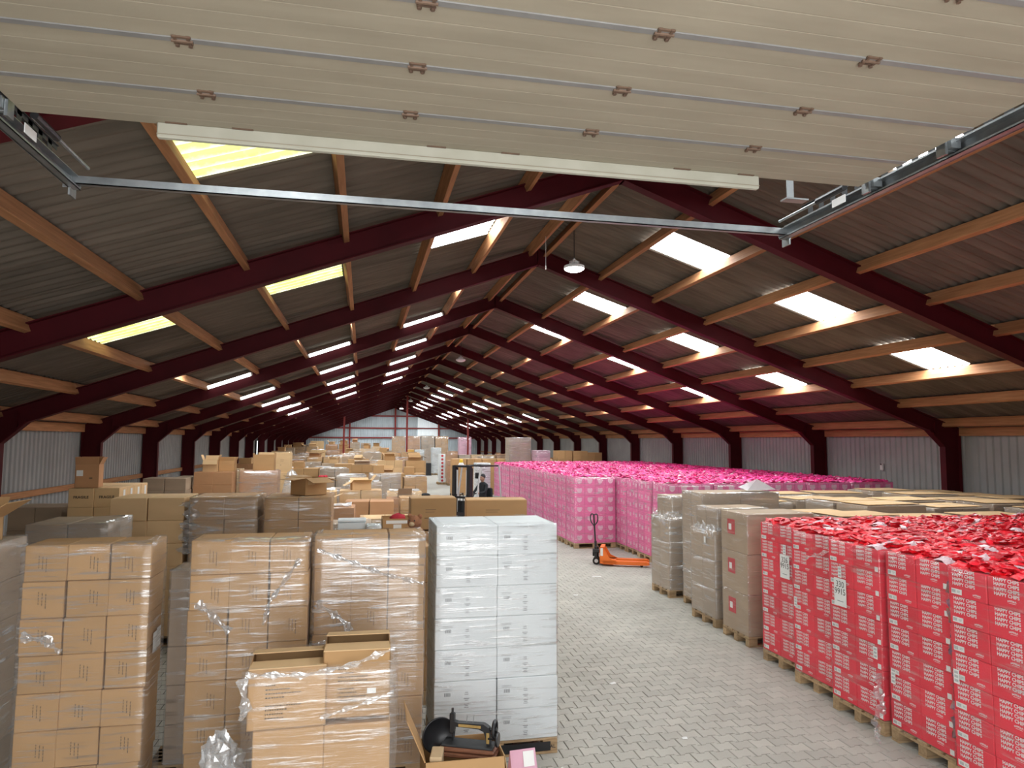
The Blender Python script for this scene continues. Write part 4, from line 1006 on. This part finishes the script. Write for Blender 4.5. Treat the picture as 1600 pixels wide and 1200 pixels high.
# ================================================================== PALLET TRUCK
t = thing('pallet_truck', 'orange hand pallet truck with black upright handle parked in the aisle', 'pallet truck', (5.62, 16.42, 0), math.radians(-23))
for s in (-1, 1):
    b = MB(); b.prism([(.12, .125), (1.13, .125), (1.19, .105), (1.20, .06), (1.12, .045), (.12, .045)], 'y', s*.19-.08, s*.19+.08); b.build('fork', 'orange_paint', t)
    b = MB().tube((1.02, s*.19-.05, .036), (1.02, s*.19+.05, .036), .036, 14); b.build('load_roller', 'rubber', t)
    b = MB().tube((-.05, s*.08-.025, .09), (-.05, s*.08+.025, .09), .09, 18); b.build('steer_wheel', 'rubber', t)
    b = MB().tube((-.05, s*.08-.027, .09), (-.05, s*.08+.027, .09), .045, 14); b.build('wheel_hub', 'grey_paint', t)
b = MB(); b.prism([(.04, .06), (.44, .05), (.44, .13), (.27, .20), (.14, .42), (.04, .44)], 'y', -.27, -.255); b.prism([(.04, .06), (.44, .05), (.44, .13), (.27, .20), (.14, .42), (.04, .44)], 'y', .255, .27); b.box(.04, .055, -.27, .27, .06, .44); b.box(.04, .15, -.27, .27, .42, .44); b.box(.06, .42, -.27, .27, .11, .125); b.build('chassis', 'orange_paint', t)
MB().box(.06, .12, -.273, -.27, .24, .42).build('decal', 'sticker_white', t)
b = MB().tube((-.05, 0, .14), (-.05, 0, .42), .055, 12); b.cbox(-.13, .05, -.08, .08, .28, .36, .01); b.tube((-.12, .05, .18), (-.12, .05, .36), .03, 8); b.build('pump_unit', 'black_paint', t)
b = MB().tube((-.07, 0, .40), (-.10, 0, .92), .020, 10); b.tube((-.065, 0, .36), (-.075, 0, .55), .032, 10); b.build('tow_bar', 'black_paint', t)
P = [(0, .90), (.075, 1.0), (.092, 1.08), (.088, 1.15), (.065, 1.19), (.03, 1.185), (0, 1.165)]
b = MB(); b.path([(-.105+y, -y*.25, z) for y, z in P], .014); b.path([(-.105-y, y*.25, z) for y, z in P], .014); b.tube((-.10, 0, .92), (-.112, 0, 1.17), .018, 8); b.build('handle_loop', 'black_paint', t)

# ================================================================== FORKLIFT WITH DRIVER
FX, FY = 3.75, 24.1
t = thing('forklift', 'dark forklift with raised black mast standing in the aisle by the pink block', 'forklift', (FX, FY, 0), math.radians(38))
# local: +x points to the rear, mast at -x; width along y
for s in (-1, 1):
    b = MB().box(-.62, -.50, s*.34-.07, s*.34+.07, .05, 2.10); b.box(-.50, -.44, s*.34-.05, s*.34+.05, .05, 2.02); b.build('mast_upright', 'black_paint', t)
    b = MB().tube((-.56, s*.22, .3), (-.56, s*.22, 1.95), .03, 8); b.build('lift_cylinder', 'grey_paint', t)
    b = MB().box(-1.55, -.64, s*.26-.06, s*.26+.06, .06, .10); b.box(-.68, -.62, s*.26-.06, s*.26+.06, .06, .60); b.build('fork', 'dark_steel', t)
    for x in (-.30, 1.15):
        b = MB(); b.lathe([(.0, -.09), (.20, -.09), (.26, -.06), (.26, .06), (.20, .09), (0, .09)], c=(x, s*.46, .26), axis='y', n=20); b.build('wheel', 'rubber', t)
    b = MB().path([(-.30, s*.44, .95), (-.12, s*.43, 2.05)], .028); b.build('guard_post', 'grey_paint', t)
    b = MB().path([(.95, s*.43, 1.0), (.85, s*.43, 2.0), (.78, s*.43, 2.08)], .028); b.build('guard_post', 'grey_paint', t)
b = MB()
for z in (.25, 1.0, 2.04): b.box(-.60, -.46, -.36, .36, z, z+.07)
b.build('mast_cross_member', 'black_paint', t)
b = MB().box(-.70, -.63, -.48, .48, .45, .55); b.box(-.70, -.63, -.48, .48, .15, .24)
for i in range(7): b.box(-.66, -.64, -.45+i*.15-.01, -.45+i*.15+.01, .55, 1.15)
b.build('fork_carriage', 'black_paint', t)
b = MB(); b.prism([(-.42, .20), (1.35, .20), (1.45, .35), (1.45, .85), (1.25, .98), (.75, .98), (.60, .72), (-.05, .55), (-.25, .90), (-.42, .90)], 'y', -.40, .40); b.build('chassis', 'dark_steel', t)
b = MB().cbox(1.10, 1.50, -.42, .42, .22, .95, .06); b.build('counterweight', 'black_paint', t)
b = MB()
for y in (-.43, .43): b.box(-.13, .80, y-.025, y+.025, 2.05, 2.10)
for i in range(6): b.box(-.12+i*.18, -.09+i*.18, -.43, .43, 2.06, 2.09)
b.build('overhead_guard', 'black_paint', t)
b = MB().cbox(.30, .72, -.25, .25, .74, .86, .03).cbox(.66, .76, -.24, .24, .84, 1.30, .03); b.build('seat', 'cloth_dark', t)
b = MB().tube((-.15, 0, .8), (.05, 0, 1.12), .022, 8); b.lathe([(.14, -.012), (.155, 0), (.14, .012), (.125, 0), (.14, -.012)], c=(.06, 0, 1.13), n=20); b.build('steering_wheel', 'black_paint', t)
b = MB().lathe([(0, .12), (.05, .11), (.065, .06), (.065, 0)], c=(-.30, .30, 2.19), n=14); b.build('beacon', 'yellow_paint', t)
b = MB().lathe([(.10, .0), (.10, .03), (.06, .09), (0, .09)], c=(-.30, .30, 2.10), n=14); b.box(-.32, -.1, .28, .32, 2.06, 2.10); b.build('beacon_base', 'sticker_white', t)
MB().cbox(-.16, -.12, -.40, -.22, 1.66, 1.86, .01).build('mirror', 'black_paint', t)

def skin_body(name, pts, edges_, mats, parent, loc, rz, root=0):
    me = bpy.data.meshes.new(name); me.from_pydata([p[:3] for p in pts], edges_, []); ob = bpy.data.objects.new(name, me); COL.objects.link(ob)
    sk = ob.modifiers.new('skin', 'SKIN'); sv = me.skin_vertices[0].data
    for i, p in enumerate(pts): sv[i].radius = (p[3], p[4] if len(p) > 4 else p[3]); sv[i].use_root = (i == root)
    sb = ob.modifiers.new('sub', 'SUBSURF'); sb.levels = 1; sb.render_levels = 1
    dg = bpy.context.evaluated_depsgraph_get(); dg.update()
    m2 = bpy.data.meshes.new_from_object(ob.evaluated_get(dg)); bpy.data.objects.remove(ob)
    m2.materials.clear()
    for m in mats: m2.materials.append(MATS[m])
    m2.polygons.foreach_set('use_smooth', [True]*len(m2.polygons))
    return put(m2, name, parent, loc, rz)
# seated driver (local frame: faces -x, hips at the seat)
pr = thing('person', 'seated forklift driver in dark clothes with both hands at the wheel', 'person', (FX, FY, 0), math.radians(38))
P = [(.48, 0, .92, .15, .12), (.50, 0, 1.10, .14, .11), (.50, 0, 1.30, .17, .11), (.49, 0, 1.44, .12, .09), (.48, 0, 1.52, .052),
     (.49, .19, 1.40, .062), (.34, .25, 1.18, .050), (.13, .15, 1.14, .036), (.49, -.19, 1.40, .062), (.34, -.25, 1.18, .050), (.13, -.15, 1.14, .036),
     (.44, .10, .90, .085), (.08, .13, .92, .066), (-.02, .13, .62, .05), (-.10, .13, .60, .04), (.44, -.10, .90, .085), (.08, -.13, .92, .066), (-.02, -.13, .62, .05), (-.10, -.13, .60, .04)]
E_ = [(0, 1), (1, 2), (2, 3), (3, 4), (3, 5), (5, 6), (6, 7), (3, 8), (8, 9), (9, 10), (0, 11), (11, 12), (12, 13), (13, 14), (0, 15), (15, 16), (16, 17), (17, 18)]
bo = skin_body('body', P, E_, ['cloth_dark'], pr, (0, 0, 0), 0)
b = MB(); b.ball((.46, 0, 1.64), (.095, .078, .118), 16); b.ball((.362, 0, 1.625), (.018, .014, .020), 8); b.ball((.46, .079, 1.63), (.02, .012, .03), 8); b.ball((.46, -.079, 1.63), (.02, .012, .03), 8); b.tube((.47, 0, 1.50), (.465, 0, 1.58), .048, 10); b.build('head', 'skin', pr, smooth=True)
b = MB()
for s in (-1, 1): b.ball((.378, s*.032, 1.655), .009, 8)
b.box(.366, .374, -.022, .022, 1.578, 1.584); b.build('face_features', 'ink', pr)
b = MB(); b.ball((.475, 0, 1.675), (.103, .086, .105), 16); me = b.mesh('hair', 'black_paint', True); put(me, 'hair', pr, (.012, 0, .018))
for s in (-1, 1):
    b = MB(); b.ball((.11, s*.145, 1.14), (.035, .022, .04), 10)
    for q in range(4): b.tube((.095, s*.145-.024+.016*q, 1.15), (.065, s*.145-.024+.016*q, 1.155-.004*q), .009, 6); b.tube((.065, s*.145-.024+.016*q, 1.155), (.055, s*.145-.024+.016*q, 1.125), .008, 6)
    b.tube((.115, s*.145-s*.02, 1.13), (.075, s*.145-s*.045, 1.125), .010, 6); b.build('hand', 'skin', pr, smooth=True)

# ================================================================== MID AND FAR LOADS, LEFT OF THE AISLE
cards = ['card', 'card_red', 'card_grey', 'card_pale', 'card']
def mixed(label, x0, y0, w, d, ztop, m, wrap, nx=2, nrow=None, top=None, group='mixed loads on the left side'):
    nrow = nrow or max(3, int(round((ztop-.144)/.36))); ch = (ztop-.144)/nrow
    return load(label, x0, y0, nx, 2, nrow, w/nx, d/2, ch, m, wrap, sep=2, step=.16, group=group, jit=.012, rz=R.uniform(-.03, .03))[0]
mixed('reddish carton stack far left carrying two small open cartons', -4.75, 21.9, 1.05, .9, 2.0, 'card_red', None)
t2 = thing('open_carton', 'small pale open carton on the reddish stack far left', 'carton', (-4.35, 22.25, 2.0)); open_carton(t2, .40, .34, .34, 'card_pale', (1.2, -1.2, -1.2, -1.2), fl=.4)
t2 = thing('open_carton', 'brown open carton right of the small pale one on reddish stack', 'carton', (-3.92, 22.45, 2.0)); open_carton(t2, .44, .4, .32, 'card', (-1.4, -1.35, -1.4, -1.2), fl=.25)
mixed('low dark carton stack left of the reddish stack by the wall', -5.9, 21.2, 1.1, .9, 1.86, 'card_grey', None)
mixed('shiny film-wrapped brown stack right of the reddish stack', -3.62, 22.6, 1.1, .9, 2.0, 'card_red', 'film_heavy')
t2 = thing('open_carton', 'square brown carton standing on the shiny film-wrapped stack', 'carton', (-2.95, 23.0, 2.0)); open_carton(t2, .62, .4, .40, 'card', (-1.5, -1.5, -1.5, -1.5), fl=.2)
b = MB(); b.ball((0, 0, 1.0), (.30, .25, 1.02), 14); o = tag(b.build('film_bundle', 'film_bunch', None, (-2.12, 22.9, .02), smooth=True), 'tall bundle of bunched clear film beside the shiny wrapped stack', 'plastic film')
for v in o.data.vertices: v.co.x *= 1+R.uniform(-.12, .12); v.co.y *= 1+R.uniform(-.12, .12)
mixed('stack under the two tall pale cartons in the left middle', -3.75, 27.2, 1.2, .9, 1.75, 'card_pale', None)
single('tall pale carton with round print, left of a pair', -3.72, 27.25, 1.75, .55, .5, .72, 'card_pale', 0, True, True); single('tall pale carton with round print, right of a pair', -3.12, 27.25, 1.75, .55, .5, .72, 'card_pale', 0, True, True)
# rows of mixed loads; heights and contents differ
rowsY = [(13.6, -2.9, 1.9), (15.9, -2.6, 1.9), (18.3, -1.7, 1.8), (21.0, -1.6, 2.3), (24.5, -1.6, 2.6), (28.0, -1.9, 2.9), (31.5, -5.6, 3.2), (35.0, -5.8, 3.3), (39.0, -5.8, 3.5), (43.5, -5.8, 3.5), (48.5, -5.8, 3.5), (54.0, -5.8, 3.4), (61.0, -5.8, 2.2), (69.0, -5.8, 2.2)]
hts = [(1.15, 1.5), (1.2, 1.5), (1.2, 1.55), (1.15, 1.5), (1.15, 1.6), (1.3, 1.7), (1.4, 1.9), (1.5, 1.95), (1.6, 2.0), (1.6, 2.1), (1.7, 2.2), (1.9, 2.4), (2.0, 2.6), (2.2, 2.9)]
ADJ = {'card': 'brown', 'card_red': 'reddish', 'card_grey': 'greyish', 'card_pale': 'pale'}
for r, ((y, xa, xb), (h0, h1)) in enumerate(zip(rowsY, hts)):
    x = xa; c = 0
    while x < xb-.7:
        w = R.choice((.9, 1.1, 1.2)); h = R.uniform(h0, h1); m = R.choice(cards); wr = R.choice(('film', 'film_heavy', 'film_light', None))
        yy = y+R.uniform(-.2, .3)
        lab = f'{ADJ[m]} {"wrapped" if wr else "unwrapped"} carton load, {ORD[c]} from the left in the {ORD[r]} mixed row'
        t = mixed(lab, x, yy, w, .85, h, m, wr, nx=R.choice((2, 2, 3)))
        q = R.random(); where = f'on the {ORD[c]} load from the left in the {ORD[r]} mixed row'
        if q < .22:
            t2 = thing('open_carton', f'open carton {where}', 'carton', (x+w*.5, yy+.42, h), R.uniform(-.3, .3), 'open cartons on the mixed loads'); open_carton(t2, R.uniform(.4, .7), R.uniform(.35, .5), R.uniform(.12, .3), R.choice(cards), (R.uniform(-1, .6), R.uniform(-1, .4), R.uniform(-1, .6), R.uniform(-1, .6)), fl=.45)
        elif q < .36:
            single(f'closed carton {where}', x+.15, yy+.12, h, R.uniform(.4, .6), .42, R.uniform(.15, .35), R.choice(cards), R.uniform(-.2, .2))['group'] = 'closed cartons on the mixed loads'
        elif q < .64:
            b = MB(); n = 9
            V = [(w*.85*i/n-w*.42, .7*j/n-.35, R.uniform(0, .06)) for j in range(n+1) for i in range(n+1)]; b.add(V, [(j*(n+1)+i, j*(n+1)+i+1, (j+1)*(n+1)+i+1, (j+1)*(n+1)+i) for j in range(n) for i in range(n)])
            o = b.build('film_sheet', 'film_sheet', None, (x+w/2, yy+.42, h+.01), smooth=True); tag(o, f'crumpled white film spread {where}', 'plastic film', 'crumpled film on the mixed loads')
        elif q < .72 and r < 8:
            b = MB(); [b.ball((R.uniform(-.15, .15), R.uniform(-.1, .1), .05), (.10, .07, .05), 8) for _ in range(3)]
            red = R.random() < .5
            tag(b.build('cloth_heap', 'cloth_red' if red else 'cloth_dark', None, (x+w/2, yy+.3, h), smooth=True), f'{"red" if red else "black"} cloth heap {where}', 'cloth', 'cloth heaps on the mixed loads')
        x += w+R.uniform(.06, .18); c += 1
# left wall fill
for n, (y, h) in enumerate(((16.6, 1.35), (18.6, 1.4), (25.3, 1.7), (29.0, 1.8))):
    mixed(f'carton load close to the left wall, {ORD[n]} beyond the FRAGILE cartons', -6.0+.3*(n % 2), y, 1.1, .9, h, cards[n % 4], 'film' if n % 2 else None)
# far stacks
for n, x in enumerate((2.75, 4.15, 5.5, 6.85)):
    load(f'double-height wrapped stack near the end wall, {ORD[n]} from the left', x, 68, 2, 2, 8, .62, .5, (3.28+R.uniform(-.05, .1)-.144)/8, cards[n % 3], 'film_heavy', sep=3, step=.3, group='double-height stacks near the end wall')
load('pale pink double-height stack right of the slim red post near the end wall', 9.15, 68, 2, 2, 8, .6, .5, .39, 'pink_pale', 'film', sep=3, step=.3)
for n, (x, m) in enumerate(((5.05, 'card_white'), )):
    t, cs = load('tall slim stack of red and white patterned cartons at the far aisle', x, 47.4, 1, 2, 8, .42, .45, .235, m, None, name='pallet_of_cartons')
    for (i, j, k), c in cs.items():
        if j == 0: MB().lathe([(0, 0), (.08, 0), (.08, .002), (0, .002)], n=14, axis='y', c=(0, -.2275, .115)).build('print', 'label_red', c)
load('brown stack right of the red and white patterned cartons', 5.5, 46.3, 2, 2, 4, .55, .5, .37, 'card_red', 'film', sep=4, step=.3)
load('yellow-orange carton stack behind the tall red post', 3.75, 61.2, 1, 2, 6, .6, .5, .33, 'yellow_card', None, sep=6, name='pallet_of_cartons')
load('grey film-wrapped stack right of the yellow-orange cartons', 4.45, 61.0, 1, 2, 6, .75, .5, .33, 'card_white', 'film_heavy', sep=6, step=.3)
t = thing('upright_cabinet', 'upright black cabinet standing at the far end of the aisle', 'cabinet', (5.45, 59.6, 0)); MB().cbox(-.22, .22, -.2, .2, .04, 1.05, .02).build('cabinet', 'black_paint', t); MB().box(-.26, .26, -.24, .24, 0, .04).build('base', 'dark_steel', t)
load('grey wrapped stack behind the far aisle cabinet', 5.8, 60.4, 1, 2, 6, .8, .5, .36, 'card_white', 'film_heavy', sep=6, step=.3)
# right far side, behind the pink block
for n in range(4): load(f'brown carton row behind the forklift, {ORD[n]} from the aisle', 4.75+n*.82, 38, 2, 2, 5, .39, .4, .36, 'card', None, sep=2, name='pallet_of_cartons', group='brown carton row behind the forklift')
load('grey wrapped stack between the forklift and the pink block', 4.95, 30.9, 1, 2, 5, .62, .45, .36, 'card_white', 'film_heavy', step=.2)
load('tall grey double-height wrapped stack rising behind the pink block', 7.45, 35.9, 2, 2, 8, .58, .5, .37, 'card_grey', 'film_heavy', sep=3, step=.2)
load('pinkish wrapped stack beside the tall grey stack behind the pink block', 8.66, 35.0, 1, 2, 6, .74, .5, .384, 'pink_pale', 'film_heavy', sep=3, step=.2)
for n, (x, z) in enumerate(((9.5, 1.95), (10.65, 2.40), (11.55, 2.38), (12.4, 2.3))): load(f'brown carton stack behind the pink block, {ORD[n]} from the pinkish stack', x, 38, 2, 2, 5, .42, .5, (z-.144)/5, 'card' if n else 'card_pale', None, sep=2, name='pallet_of_cartons')
for n in range(6): load(f'low mixed load far behind the pink block, {ORD[n]} from the aisle', 5.6+n*1.15, 44+2*(n % 3), 2, 2, 5, .5, .45, R.uniform(.32, .38), cards[n % 4], 'film', sep=2, step=.3)
for n in range(7): load(f'low wrapped load before the end wall right half, {ORD[n]} from the aisle', 6.4+n*1.0, 55, 2, 2, 5, .45, .45, R.uniform(.33, .40), cards[(n+1) % 4], 'film', sep=2, step=.3)

# ---- floor litter
for n, (x, y, sz, lab) in enumerate(((5.05, 14.9, .20, 'white paper strip on the paving near the pallet truck'), (4.05, 13.2, .09, 'small white scrap on the paving between pallet truck and white stack'),
                                    (3.05, 8.4, .07, 'white scrap on the paving right of the white stack'), (2.75, 11.6, .05, 'tiny white scrap up the aisle behind the white stack'), (3.2, 6.75, .05, 'tiny white scrap at the near end of the aisle'))):
    b = MB(); b.add([(-sz/2, -.02, .004), (sz/2, -.025, .008), (sz/2, .02, .014), (-sz/2, .025, .006), (0, 0, .022)], [(0, 1, 4), (1, 2, 4), (2, 3, 4), (3, 0, 4), (3, 2, 1, 0)])
    tag(b.build('paper_scrap', 'sticker_white', None, (x, y, 0), R.uniform(-.5, .5)), lab, 'paper scrap', 'scraps on the paving')
print('OBJECTS', len(bpy.data.objects), 'pink cartons', NPC[0], 'sheets', nsheet)
